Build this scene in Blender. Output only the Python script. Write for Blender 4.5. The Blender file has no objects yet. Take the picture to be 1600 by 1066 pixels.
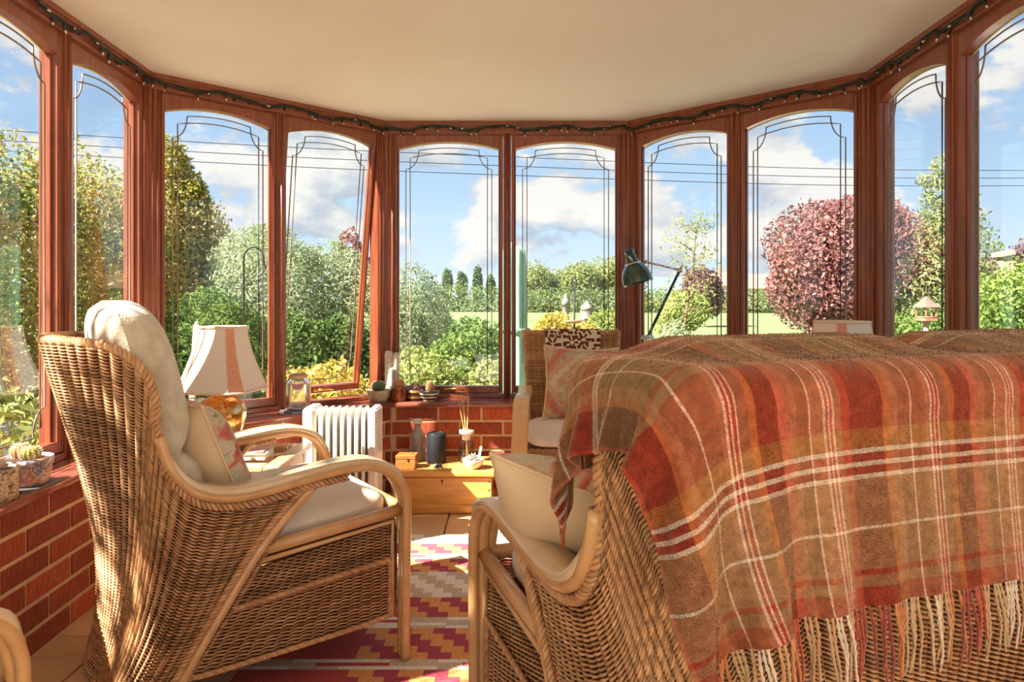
import bpy, math, random
import numpy as np
from mathutils import Vector, Matrix

# ------------------------------------------------------------------ camera, sky, sun, exposure
scene = bpy.context.scene
COL = scene.collection
F_PX = 1136.0                      # focal length in pixels of the 1600 px wide frame
EYE = 1.02
cam_d = bpy.data.cameras.new('camera')
cam_d.sensor_width = 36.0
cam_d.lens = F_PX / 1600.0 * 36.0
cam_d.shift_y = -68.0 / 1600.0
cam_d.clip_start = 0.02
cam_d.clip_end = 3000.0
cam = bpy.data.objects.new('camera', cam_d)
cam.location = (0, 0, EYE)
cam.rotation_euler = (math.pi / 2, 0, 0)
COL.objects.link(cam)
scene.camera = cam

scene.view_settings.view_transform = 'Standard'
scene.view_settings.look = 'None'
scene.view_settings.gamma = 1.0
scene.view_settings.use_curve_mapping = False
scene.view_settings.exposure = 1.85

SUN_DIR = Vector((-0.74, -0.42, 0.79)).normalized()     # towards the sun
sun_d = bpy.data.lights.new('sun', 'SUN')
sun_d.energy = 8.0
sun_d.angle = math.radians(0.6)
sun_d.color = (1.0, 0.93, 0.84)
sun = bpy.data.objects.new('sun', sun_d)
sun.rotation_euler = SUN_DIR.to_track_quat('Z', 'Y').to_euler()
sun.location = (-8, -4, 9)
COL.objects.link(sun)

SKY_STRENGTH = 0.37

def make_world():
    w = bpy.data.worlds.new('summer_sky'); scene.world = w
    w.use_nodes = True
    nt = w.node_tree; nt.nodes.clear(); N = nt.nodes.new; L = nt.links.new
    out = N('ShaderNodeOutputWorld'); bg = N('ShaderNodeBackground')
    bg.inputs['Strength'].default_value = SKY_STRENGTH
    L(bg.outputs[0], out.inputs[0])
    tc = N('ShaderNodeTexCoord')
    sep = N('ShaderNodeSeparateXYZ'); L(tc.outputs['Generated'], sep.inputs[0])
    grad = N('ShaderNodeValToRGB'); L(sep.outputs['Z'], grad.inputs[0])
    e = grad.color_ramp.elements
    e[0].position = 0.0; e[0].color = (0.66, 0.78, 0.87, 1)
    e[1].position = 0.55; e[1].color = (0.17, 0.32, 0.60, 1)
    m = e.new(0.14); m.color = (0.44, 0.62, 0.81, 1)
    m = e.new(0.30); m.color = (0.27, 0.45, 0.72, 1)
    def density(offset):
        mp = N('ShaderNodeMapping'); L(tc.outputs['Generated'], mp.inputs[0])
        mp.inputs['Location'].default_value = offset
        mp.inputs['Scale'].default_value = (1.0, 1.0, 1.75)
        n1 = N('ShaderNodeTexNoise'); L(mp.outputs[0], n1.inputs['Vector'])
        n1.inputs['Scale'].default_value = 6.0; n1.inputs['Detail'].default_value = 9
        n1.inputs['Roughness'].default_value = 0.52
        n1.inputs['Lacunarity'].default_value = 2.2
        return n1.outputs['Fac']
    base = (3.7, 1.3, 0.42)
    d0 = density(base)
    d1 = density((base[0] - 0.020, base[1] - 0.010, base[2] + 0.075))
    ramp = N('ShaderNodeValToRGB'); L(d0, ramp.inputs[0])
    ramp.color_ramp.elements[0].position = 0.485
    ramp.color_ramp.elements[1].position = 0.55
    ramp.color_ramp.interpolation = 'EASE'
    sub = N('ShaderNodeMath'); sub.operation = 'SUBTRACT'; L(d0, sub.inputs[0]); L(d1, sub.inputs[1])
    mul = N('ShaderNodeMath'); mul.operation = 'MULTIPLY_ADD'; L(sub.outputs[0], mul.inputs[0])
    mul.inputs[1].default_value = 4.2; mul.inputs[2].default_value = 0.62
    mul.use_clamp = True
    cc = N('ShaderNodeValToRGB'); L(mul.outputs[0], cc.inputs[0])
    cc.color_ramp.elements[0].position = 0.15; cc.color_ramp.elements[0].color = (0.42, 0.49, 0.58, 1)
    cc.color_ramp.elements[1].position = 0.85; cc.color_ramp.elements[1].color = (0.80, 0.78, 0.75, 1)
    mix = N('ShaderNodeMixRGB'); L(ramp.outputs[0], mix.inputs[0])
    L(grad.outputs[0], mix.inputs[1]); L(cc.outputs[0], mix.inputs[2])
    L(mix.outputs[0], bg.inputs['Color'])
make_world()

# ------------------------------------------------------------------ materials
MATS = {}
def srgb(r, g, b):
    f = lambda c: (c / 255.0) / 12.92 if c / 255.0 <= 0.04045 else ((c / 255.0 + 0.055) / 1.055) ** 2.4
    return (f(r), f(g), f(b), 1.0)

def new_mat(name):
    m = bpy.data.materials.new(name); m.use_nodes = True
    nt = m.node_tree; nt.nodes.clear()
    out = nt.nodes.new('ShaderNodeOutputMaterial')
    b = nt.nodes.new('ShaderNodeBsdfPrincipled')
    nt.links.new(b.outputs[0], out.inputs[0])
    MATS[name] = m
    return m, nt, b, out

def ramp_node(nt, stops, interp='LINEAR'):
    r = nt.nodes.new('ShaderNodeValToRGB')
    cr = r.color_ramp; cr.interpolation = interp
    cr.elements[0].position = stops[0][0]; cr.elements[0].color = stops[0][1]
    cr.elements[1].position = stops[-1][0]; cr.elements[1].color = stops[-1][1]
    for p, c in stops[1:-1]:
        e = cr.elements.new(p); e.color = c
    return r

def simple(name, c1, c2=None, rough=0.5, scale=8.0, stretch=(1, 1, 1), bump=0.0, bscale=None, metal=0.0,
           spec=0.5, coat=0.0, sheen=0.0, detail=5.0, tint=None, coords='Object'):
    """principled material: two colours mixed by noise, optional bump; tint = ramp stops driven by the face attribute"""
    m, nt, b, out = new_mat(name)
    N = nt.nodes.new; L = nt.links.new
    b.inputs['Roughness'].default_value = rough
    b.inputs['Metallic'].default_value = metal
    b.inputs['Specular IOR Level'].default_value = spec
    b.inputs['Coat Weight'].default_value = coat
    b.inputs['Coat Roughness'].default_value = 0.12
    if sheen:
        b.inputs['Sheen Weight'].default_value = sheen
        b.inputs['Sheen Roughness'].default_value = 0.5
    tc = N('ShaderNodeTexCoord'); mp = N('ShaderNodeMapping')
    mp.inputs['Scale'].default_value = stretch
    L(tc.outputs[coords], mp.inputs[0])
    nz = N('ShaderNodeTexNoise'); nz.inputs['Scale'].default_value = scale; nz.inputs['Detail'].default_value = detail
    L(mp.outputs[0], nz.inputs['Vector'])
    if c2 is None: c2 = c1
    rp = ramp_node(nt, [(0.32, c1), (0.68, c2)])
    L(nz.outputs['Fac'], rp.inputs[0])
    col = rp.outputs[0]
    if tint:
        at = N('ShaderNodeAttribute'); at.attribute_name = 'tint'
        tr = ramp_node(nt, tint); L(at.outputs['Fac'], tr.inputs[0])
        mx = N('ShaderNodeMixRGB'); mx.blend_type = 'MULTIPLY'; mx.inputs[0].default_value = 1.0
        L(col, mx.inputs[1]); L(tr.outputs[0], mx.inputs[2]); col = mx.outputs[0]
    L(col, b.inputs['Base Color'])
    if bump:
        n2 = N('ShaderNodeTexNoise'); n2.inputs['Scale'].default_value = bscale or scale * 3; n2.inputs['Detail'].default_value = 4
        L(mp.outputs[0], n2.inputs['Vector'])
        bp = N('ShaderNodeBump'); bp.inputs['Strength'].default_value = bump; bp.inputs['Distance'].default_value = 0.004
        L(n2.outputs['Fac'], bp.inputs['Height']); L(bp.outputs[0], b.inputs['Normal'])
    return m

G = lambda v: (v, v, v, 1)
TINT = [(0.0, G(0.55)), (0.5, G(0.9)), (1.0, G(1.25))]
simple('mahogany', srgb(120, 58, 38), srgb(150, 80, 52), rough=0.32, scale=9, stretch=(6, 6, 0.6), coat=0.35)
simple('mahogany_sill', srgb(142, 78, 62), srgb(168, 98, 78), rough=0.18, scale=5, stretch=(1, 1, 1), coat=0.5)
simple('brick', srgb(168, 76, 50), srgb(202, 106, 70), rough=0.85, scale=26, bump=0.6, bscale=90,
       tint=[(0, (0.62, 0.55, 0.55, 1)), (1, (1.15, 1.12, 1.05, 1))])
simple('mortar', srgb(216, 186, 142), srgb(230, 204, 164), rough=0.95, scale=30, bump=0.5)
simple('plaster', srgb(214, 202, 186), srgb(218, 207, 192), rough=0.9, scale=2, bump=0.05, bscale=60)
simple('cream_plaster', srgb(226, 210, 182), srgb(230, 214, 188), rough=0.9, scale=2)
simple('floor_tile', srgb(206, 170, 124), srgb(228, 198, 156), rough=0.35, scale=5, bump=0.05, coat=0.15,
       tint=[(0, G(0.88)), (1, G(1.08))])
simple('grout', srgb(150, 120, 90), rough=0.9)
simple('wicker', srgb(188, 134, 86), srgb(216, 166, 116), rough=0.42, scale=14, tint=TINT, coat=0.12)
simple('gap_shade_and_base', srgb(104, 62, 36), srgb(126, 80, 50), rough=0.9, scale=14)  # shade of the weave gaps as a dark colour; seat bases use it too
simple('wicker_grey', srgb(150, 108, 74), srgb(180, 138, 100), rough=0.5, scale=14, tint=TINT)
simple('cane_pole', srgb(208, 154, 98), srgb(228, 180, 124), rough=0.28, scale=5, stretch=(3, 3, 3), coat=0.4)
simple('arm_cap', srgb(218, 186, 144), srgb(232, 204, 168), rough=0.25, scale=4, stretch=(2, 2, 2), coat=0.5)
simple('pale_beech', srgb(222, 172, 112), srgb(234, 190, 134), rough=0.3, scale=6, stretch=(8, 8, 0.8), coat=0.3)
simple('pine', srgb(204, 138, 66), srgb(228, 172, 96), rough=0.4, scale=5, stretch=(1.0, 8, 8), coat=0.2)
simple('table_wood', srgb(214, 164, 104), srgb(230, 186, 128), rough=0.35, scale=5, stretch=(1, 8, 8), coat=0.25)
simple('box_wood', srgb(150, 86, 34), srgb(180, 112, 52), rough=0.4, scale=20, stretch=(1, 6, 6))
simple('cream_cloth', srgb(222, 206, 184), srgb(232, 218, 198), rough=0.95, scale=12, bump=0.25, bscale=260, sheen=0.2)
simple('fleece', srgb(206, 190, 162), srgb(226, 212, 188), rough=1.0, scale=30, bump=0.7, bscale=180, sheen=0.5)
simple('calico', srgb(226, 196, 152), srgb(236, 208, 168), rough=0.9, scale=7, bump=0.15, bscale=300, sheen=0.1)
simple('radiator_white', srgb(226, 220, 206), srgb(230, 224, 212), rough=0.3, coat=0.3)
simple('black_fabric', srgb(9, 11, 15), srgb(14, 17, 22), rough=0.8, scale=200, bump=0.4, bscale=400)
simple('green_enamel', srgb(14, 54, 44), srgb(18, 62, 50), rough=0.22, coat=0.8)
simple('chrome', srgb(214, 206, 196), rough=0.18, metal=1.0)
simple('dark_steel', srgb(58, 56, 54), rough=0.4, metal=0.8)
simple('lead_came', srgb(128, 110, 98), srgb(142, 124, 110), rough=0.5, metal=0.2)
simple('pale_seal', srgb(222, 202, 150), rough=0.6)
simple('brass', srgb(190, 140, 62), srgb(214, 166, 84), rough=0.3, metal=1.0)
simple('copper_glaze', srgb(96, 44, 22), srgb(140, 68, 34), rough=0.2, scale=10, coat=0.6)
simple('stone_pot', srgb(168, 146, 116), srgb(204, 184, 154), rough=0.8, scale=40, bump=0.6, bscale=60)
simple('white_glaze', srgb(224, 208, 188), srgb(234, 220, 202), rough=0.3, coat=0.4)
simple('soil', srgb(80, 58, 40), srgb(120, 90, 64), rough=1.0, scale=80, bump=0.8)
simple('gravel_mix', srgb(150, 132, 112), srgb(210, 200, 186), rough=0.9, scale=60, bump=0.8)
simple('cactus_green', srgb(70, 96, 56), srgb(104, 128, 74), rough=0.7, scale=12)
simple('cactus_yellow', srgb(150, 140, 62), srgb(186, 172, 92), rough=0.7, scale=40)
simple('cactus_white', srgb(214, 200, 178), srgb(240, 230, 212), rough=1.0, scale=60, bump=0.8, bscale=200, sheen=0.6)
simple('spine', srgb(226, 206, 172), rough=0.7)
simple('succulent', srgb(150, 152, 132), srgb(196, 190, 172), rough=0.6, scale=30)
simple('aloe', srgb(150, 146, 84), srgb(214, 200, 138), rough=0.6, scale=40)
simple('purple_succulent', srgb(130, 96, 92), srgb(176, 146, 132), rough=0.6, scale=30)
simple('pine_cone', srgb(176, 120, 76), srgb(206, 156, 108), rough=0.8, scale=30)
simple('fringe_yarn', G(1.0), rough=1.0, sheen=0.4, tint=[(0.0, srgb(196, 84, 48)), (0.2, srgb(148, 52, 38)), (0.45, srgb(206, 132, 66)), (0.7, srgb(196, 160, 112)), (1.0, srgb(226, 204, 180))])
simple('cork', srgb(190, 150, 104), srgb(206, 168, 124), rough=0.8, scale=40)
simple('white_cap', srgb(226, 214, 196), rough=0.6)
simple('reed', srgb(222, 178, 118), rough=0.7)
simple('card_tag', srgb(196, 136, 74), rough=0.8)
simple('grey_book', srgb(206, 190, 178), rough=0.6)
simple('pink_book', srgb(214, 150, 132), rough=0.6)
simple('paper', srgb(236, 226, 208), srgb(216, 204, 186), rough=0.9, scale=3, stretch=(1, 1, 120))
simple('shade_cloth', srgb(232, 214, 196), srgb(238, 222, 206), rough=0.95, scale=60, stretch=(6, 6, 0.4), bump=0.15, sheen=0.2)
simple('shade_pink', srgb(226, 156, 128), srgb(232, 168, 142), rough=0.95, scale=80, sheen=0.2)
simple('shade_trim', srgb(232, 206, 176), rough=0.9)
simple('wire_green', srgb(26, 36, 24), rough=0.6)
simple('slate', srgb(96, 92, 96), srgb(120, 116, 118), rough=0.6)
simple('plastic_white', srgb(228, 224, 214), rough=0.35)
# outside
simple('lawn', srgb(90, 106, 62), srgb(110, 122, 78), rough=1.0, scale=1.2, bump=0.0, detail=8)
simple('bounce_paving', srgb(206, 198, 186), srgb(222, 214, 202), rough=0.9, scale=4)
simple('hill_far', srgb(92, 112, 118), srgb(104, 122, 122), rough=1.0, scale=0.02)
simple('bark', srgb(96, 76, 58), srgb(130, 108, 84), rough=0.95, scale=20, stretch=(3, 3, 0.6), bump=0.6)
simple('parasol_cloth', srgb(128, 172, 140), srgb(146, 188, 156), rough=0.85, scale=6, bump=0.3, bscale=14)
simple('weathered_wood', srgb(150, 132, 110), srgb(180, 162, 138), rough=0.9, scale=10, stretch=(4, 4, 0.5))
simple('iron', srgb(40, 38, 38), rough=0.6, metal=0.5)
simple('terracotta', srgb(186, 118, 84), rough=0.9)
simple('pale_stone', srgb(116, 106, 98), srgb(136, 126, 116), rough=0.9, scale=4)
simple('house_render', srgb(206, 190, 172), rough=0.9)
simple('house_roof', srgb(150, 112, 92), srgb(170, 130, 108), rough=0.9, scale=3)
simple('copper_roof', srgb(98, 84, 74), srgb(116, 100, 88), rough=0.7, scale=6)
simple('bird_wood', srgb(150, 96, 70), srgb(176, 120, 90), rough=0.8, scale=8)
simple('window_dark', srgb(60, 66, 74), rough=0.2)

def leaf_mat(name, stops, trans=0.42, rough=0.6):
    stops = [tuple(min(0.9, c * 1.0 + 0.010) for c in s_[:3]) + (1.0,) for s_ in stops]
    m, nt, b, out = new_mat(name)
    N = nt.nodes.new; L = nt.links.new
    at = N('ShaderNodeAttribute'); at.attribute_name = 'tint'
    n = len(stops)
    r = ramp_node(nt, [(i / (n - 1), s) for i, s in enumerate(stops)])
    L(at.outputs['Fac'], r.inputs[0]); L(r.outputs[0], b.inputs['Base Color'])
    b.inputs['Roughness'].default_value = rough
    b.inputs['Specular IOR Level'].default_value = 0.3
    t = N('ShaderNodeBsdfTranslucent'); L(r.outputs[0], t.inputs['Color'])
    mx = N('ShaderNodeMixShader'); mx.inputs[0].default_value = trans
    L(b.outputs[0], mx.inputs[1]); L(t.outputs[0], mx.inputs[2]); L(mx.outputs[0], out.inputs[0])
    return m
leaf_mat('leaf_hedge', [srgb(92, 112, 48), srgb(134, 150, 68), srgb(186, 180, 92), srgb(184, 144, 112), srgb(204, 188, 118)], 0.5)
leaf_mat('leaf_gold', [srgb(92, 104, 38), srgb(168, 150, 48), srgb(200, 176, 62)])
leaf_mat('leaf_silver', [srgb(112, 128, 88), srgb(146, 158, 118), srgb(176, 182, 146)])
leaf_mat('leaf_green', [srgb(66, 92, 38), srgb(98, 124, 50), srgb(136, 154, 70)])
leaf_mat('leaf_dark', [srgb(48, 72, 34), srgb(80, 104, 44), srgb(112, 130, 58)])
leaf_mat('leaf_lime', [srgb(116, 132, 62), srgb(146, 156, 82), srgb(168, 172, 102)])
leaf_mat('leaf_yellow', [srgb(164, 146, 56), srgb(196, 174, 82), srgb(212, 194, 112)])
leaf_mat('leaf_pale', [srgb(150, 160, 104), srgb(190, 192, 136), srgb(214, 208, 158)])
leaf_mat('leaf_copper', [srgb(104, 64, 60), srgb(144, 96, 90), srgb(176, 132, 122)])
leaf_mat('leaf_purple', [srgb(84, 62, 66), srgb(116, 86, 88), srgb(140, 112, 106)])
leaf_mat('leaf_conifer', [srgb(96, 112, 66), srgb(138, 148, 92), srgb(170, 172, 118)])
leaf_mat('leaf_far', [srgb(86, 104, 56), srgb(116, 132, 72), srgb(146, 154, 92)])
leaf_mat('leaf_fartree', [srgb(110, 122, 60), srgb(138, 146, 76), srgb(164, 166, 98)])

def glass_mat(name, tint, ior=1.45, rough=0.0):
    m, nt, b, out = new_mat(name)
    nt.nodes.remove(b)
    N = nt.nodes.new; L = nt.links.new
    t = N('ShaderNodeBsdfTransparent'); t.inputs[0].default_value = tint
    g = N('ShaderNodeBsdfGlossy'); g.inputs['Roughness'].default_value = rough
    lw = N('ShaderNodeLayerWeight'); lw.inputs['Blend'].default_value = 0.5
    pw = N('ShaderNodeMath'); pw.operation = 'POWER'; L(lw.outputs['Facing'], pw.inputs[0]); pw.inputs[1].default_value = 5.0
    f0 = ((ior - 1) / (ior + 1)) ** 2
    ma = N('ShaderNodeMath'); ma.operation = 'MULTIPLY_ADD'; L(pw.outputs[0], ma.inputs[0]); ma.inputs[1].default_value = 1 - f0; ma.inputs[2].default_value = f0
    mx = N('ShaderNodeMixShader'); L(ma.outputs[0], mx.inputs[0]); L(t.outputs[0], mx.inputs[1]); L(g.outputs[0], mx.inputs[2])
    L(mx.outputs[0], out.inputs[0])
    return m
glass_mat('window_glass', (0.97, 0.98, 0.98, 1), 1.40)
glass_mat('clear_glass', (0.90, 0.92, 0.91, 1), 1.5)
glass_mat('table_glass', (0.86, 0.92, 0.90, 1), 1.5)
def rib_glass():
    m, nt, b, out = new_mat('ribbed_glass')
    b.inputs['Base Color'].default_value = srgb(240, 242, 240)
    b.inputs['Transmission Weight'].default_value = 0.95
    b.inputs['Roughness'].default_value = 0.06
    b.inputs['IOR'].default_value = 1.3
    m, nt, b, out = new_mat('smoky_glass')
    b.inputs['Base Color'].default_value = srgb(206, 202, 196)
    b.inputs['Transmission Weight'].default_value = 0.65
    b.inputs['Roughness'].default_value = 0.12
    b.inputs['IOR'].default_value = 1.35
rib_glass()
def amber():
    m, nt, b, out = new_mat('amber_mercury_glass')
    N = nt.nodes.new; L = nt.links.new
    tc = N('ShaderNodeTexCoord'); nz = N('ShaderNodeTexNoise'); nz.inputs['Scale'].default_value = 14; nz.inputs['Detail'].default_value = 3
    nz.inputs['Distortion'].default_value = 1.5
    L(tc.outputs['Object'], nz.inputs['Vector'])
    r = ramp_node(nt, [(0.30, srgb(226, 206, 160)), (0.48, srgb(214, 160, 66)), (0.60, srgb(176, 112, 30)), (0.75, srgb(240, 224, 184))])
    L(nz.outputs['Fac'], r.inputs[0]); L(r.outputs[0], b.inputs['Base Color'])
    b.inputs['Metallic'].default_value = 0.75
    b.inputs['Roughness'].default_value = 0.14
    b.inputs['Coat Weight'].default_value = 0.8
    bp = N('ShaderNodeBump'); bp.inputs['Strength'].default_value = 0.35; bp.inputs['Distance'].default_value = 0.01
    L(nz.outputs['Fac'], bp.inputs['Height']); L(bp.outputs[0], b.inputs['Normal'])
amber()

def pattern_mat(name, stops, scale, dist=2.0, kind='noise', rough=0.95, coords='UV', interp='LINEAR', radial=0.0):
    m, nt, b, out = new_mat(name)
    N = nt.nodes.new; L = nt.links.new
    tc = N('ShaderNodeTexCoord')
    nz = N('ShaderNodeTexNoise'); nz.inputs['Scale'].default_value = scale; nz.inputs['Detail'].default_value = 4
    nz.inputs['Distortion'].default_value = dist
    L(tc.outputs[coords], nz.inputs['Vector'])
    fac = nz.outputs['Fac']
    if radial:
        mp = N('ShaderNodeMapping'); mp.inputs['Location'].default_value = (-0.5, -0.5, 0); L(tc.outputs['UV'], mp.inputs[0])
        mp2 = N('ShaderNodeVectorMath'); mp2.operation = 'ABSOLUTE'; L(mp.outputs[0], mp2.inputs[0])
        sp = N('ShaderNodeSeparateXYZ'); L(mp2.outputs[0], sp.inputs[0])
        ad = N('ShaderNodeMath'); ad.operation = 'ADD'; L(sp.outputs['X'], ad.inputs[0]); L(sp.outputs['Y'], ad.inputs[1])
        mu = N('ShaderNodeMath'); mu.operation = 'MULTIPLY_ADD'; L(fac, mu.inputs[0]); mu.inputs[1].default_value = 0.30
        L(ad.outputs[0], mu.inputs[2])
        si = N('ShaderNodeMath'); si.operation = 'MULTIPLY'; L(mu.outputs[0], si.inputs[0]); si.inputs[1].default_value = radial
        fr = N('ShaderNodeMath'); fr.operation = 'PINGPONG'; L(si.outputs[0], fr.inputs[0]); fr.inputs[1].default_value = 1.0
        n3 = N('ShaderNodeTexNoise'); n3.inputs['Scale'].default_value = scale * 2.2; n3.inputs['Detail'].default_value = 3
        L(tc.outputs['UV'], n3.inputs['Vector'])
        ml = N('ShaderNodeMath'); ml.operation = 'MULTIPLY_ADD'; L(n3.outputs['Fac'], ml.inputs[0]); ml.inputs[1].default_value = 0.9; ml.inputs[2].default_value = -0.45
        ad2 = N('ShaderNodeMath'); ad2.operation = 'ADD'; L(fr.outputs[0], ad2.inputs[0]); L(ml.outputs[0], ad2.inputs[1])
        fac = ad2.outputs[0]
    r = ramp_node(nt, stops, interp); L(fac, r.inputs[0])
    n2 = N('ShaderNodeTexNoise'); n2.inputs['Scale'].default_value = 160; L(tc.outputs[coords], n2.inputs['Vector'])
    r2 = ramp_node(nt, [(0.35, G(0.72)), (0.65, G(1.12))]); L(n2.outputs['Fac'], r2.inputs[0])
    mx = N('ShaderNodeMixRGB'); mx.blend_type = 'MULTIPLY'; mx.inputs[0].default_value = 1
    L(r.outputs[0], mx.inputs[1]); L(r2.outputs[0], mx.inputs[2])
    L(mx.outputs[0], b.inputs['Base Color'])
    b.inputs['Roughness'].default_value = rough
    b.inputs['Sheen Weight'].default_value = 0.15
    bp = N('ShaderNodeBump'); bp.inputs['Strength'].default_value = 0.3; bp.inputs['Distance'].default_value = 0.003
    L(n2.outputs['Fac'], bp.inputs['Height']); L(bp.outputs[0], b.inputs['Normal'])
    return m
pattern_mat('tapestry', [(0.27, srgb(70, 72, 52)), (0.34, srgb(160, 148, 108)), (0.41, srgb(216, 202, 170)), (0.49, srgb(218, 198, 164)),
                         (0.54, srgb(222, 140, 116)), (0.60, srgb(206, 92, 70)), (0.70, srgb(176, 60, 46))], 5.2, 0.6)
pattern_mat('kilim_cloth', [(0.02, srgb(222, 200, 168)), (0.25, srgb(206, 178, 142)), (0.38, srgb(214, 146, 108)), (0.50, srgb(218, 190, 158)),
                            (0.64, srgb(176, 160, 130)), (0.78, srgb(216, 146, 122)), (0.95, srgb(206, 118, 98))], 6, 2.0, radial=3.6)
pattern_mat('blue_ware', [(0.36, srgb(210, 204, 206)), (0.44, srgb(96, 100, 138)), (0.50, srgb(222, 204, 190)), (0.60, srgb(196, 108, 74)), (0.66, srgb(222, 206, 192))], 26, 1.2, rough=0.3, coords='Object')
pattern_mat('speckle_ware', [(0.40, srgb(120, 100, 70)), (0.48, srgb(216, 200, 166)), (0.56, srgb(224, 208, 176)), (0.62, srgb(150, 120, 80))], 60, 0.6, rough=0.4, coords='Object')

def stripes_mat(name, stops, period, axis='Z', rough=0.35):
    m, nt, b, out = new_mat(name)
    N = nt.nodes.new; L = nt.links.new
    tc = N('ShaderNodeTexCoord'); sp = N('ShaderNodeSeparateXYZ'); L(tc.outputs['Object'], sp.inputs[0])
    mu = N('ShaderNodeMath'); mu.operation = 'MULTIPLY'; L(sp.outputs[axis], mu.inputs[0]); mu.inputs[1].default_value = 1.0 / period
    fr = N('ShaderNodeMath'); fr.operation = 'FRACT'; L(mu.outputs[0], fr.inputs[0])
    r = ramp_node(nt, stops, 'CONSTANT'); L(fr.outputs[0], r.inputs[0]); L(r.outputs[0], b.inputs['Base Color'])
    b.inputs['Roughness'].default_value = rough; b.inputs['Coat Weight'].default_value = 0.4
stripes_mat('banded_glaze', [(0, srgb(60, 40, 28)), (0.5, srgb(196, 160, 96)), (0.75, srgb(120, 74, 40)), (0.99, srgb(60, 40, 28))], 0.03)
stripes_mat('striped_bowl', [(0, srgb(226, 212, 190)), (0.45, srgb(58, 46, 40)), (0.99, srgb(58, 46, 40))], 0.018)

def flower_mat():
    m, nt, b, out = new_mat('flower_print')
    N = nt.nodes.new; L = nt.links.new
    tc = N('ShaderNodeTexCoord'); mp = N('ShaderNodeMapping'); mp.inputs['Scale'].default_value = (4.6, 4.6, 1)
    L(tc.outputs['UV'], mp.inputs[0])
    def petals(scale, lobes, lim, seed):
        mm = N('ShaderNodeVectorMath'); mm.operation = 'MULTIPLY_ADD'; L(mp.outputs[0], mm.inputs[0])
        mm.inputs[1].default_value = (scale, scale, 0); mm.inputs[2].default_value = (seed, seed * .7, 0)
        vo = N('ShaderNodeTexVoronoi'); vo.voronoi_dimensions = '2D'; vo.inputs['Scale'].default_value = 1.0
        vo.inputs['Randomness'].default_value = 0.75
        L(mm.outputs[0], vo.inputs['Vector'])
        sb = N('ShaderNodeVectorMath'); sb.operation = 'SUBTRACT'; L(mm.outputs[0], sb.inputs[0]); L(vo.outputs['Position'], sb.inputs[1])
        s = N('ShaderNodeSeparateXYZ'); L(sb.outputs[0], s.inputs[0])
        at = N('ShaderNodeMath'); at.operation = 'ARCTAN2'; L(s.outputs['Y'], at.inputs[0]); L(s.outputs['X'], at.inputs[1])
        ml = N('ShaderNodeMath'); ml.operation = 'MULTIPLY'; L(at.outputs[0], ml.inputs[0]); ml.inputs[1].default_value = lobes
        cs = N('ShaderNodeMath'); cs.operation = 'COSINE'; L(ml.outputs[0], cs.inputs[0])
        rr = N('ShaderNodeMath'); rr.operation = 'MULTIPLY_ADD'; L(cs.outputs[0], rr.inputs[0]); rr.inputs[1].default_value = lim * .55; rr.inputs[2].default_value = lim * .62
        lt = N('ShaderNodeMath'); lt.operation = 'LESS_THAN'; L(vo.outputs['Distance'], lt.inputs[0]); L(rr.outputs[0], lt.inputs[1])
        gt = N('ShaderNodeMath'); gt.operation = 'GREATER_THAN'; L(vo.outputs['Distance'], gt.inputs[0]); gt.inputs[1].default_value = 0.12
        an = N('ShaderNodeMath'); an.operation = 'MULTIPLY'; L(lt.outputs[0], an.inputs[0]); L(gt.outputs[0], an.inputs[1])
        return an.outputs[0]
    a = petals(1.0, 6, 0.5, 0.3); c = petals(1.9, 2, 0.5, 3.1)
    mx = N('ShaderNodeMath'); mx.operation = 'MAXIMUM'; L(a, mx.inputs[0]); L(c, mx.inputs[1])
    mc = N('ShaderNodeMixRGB'); L(mx.outputs[0], mc.inputs[0])
    mc.inputs[1].default_value = srgb(226, 208, 180); mc.inputs[2].default_value = srgb(112, 48, 22)
    L(mc.outputs[0], b.inputs['Base Color']); b.inputs['Roughness'].default_value = 0.95
flower_mat()

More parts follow.
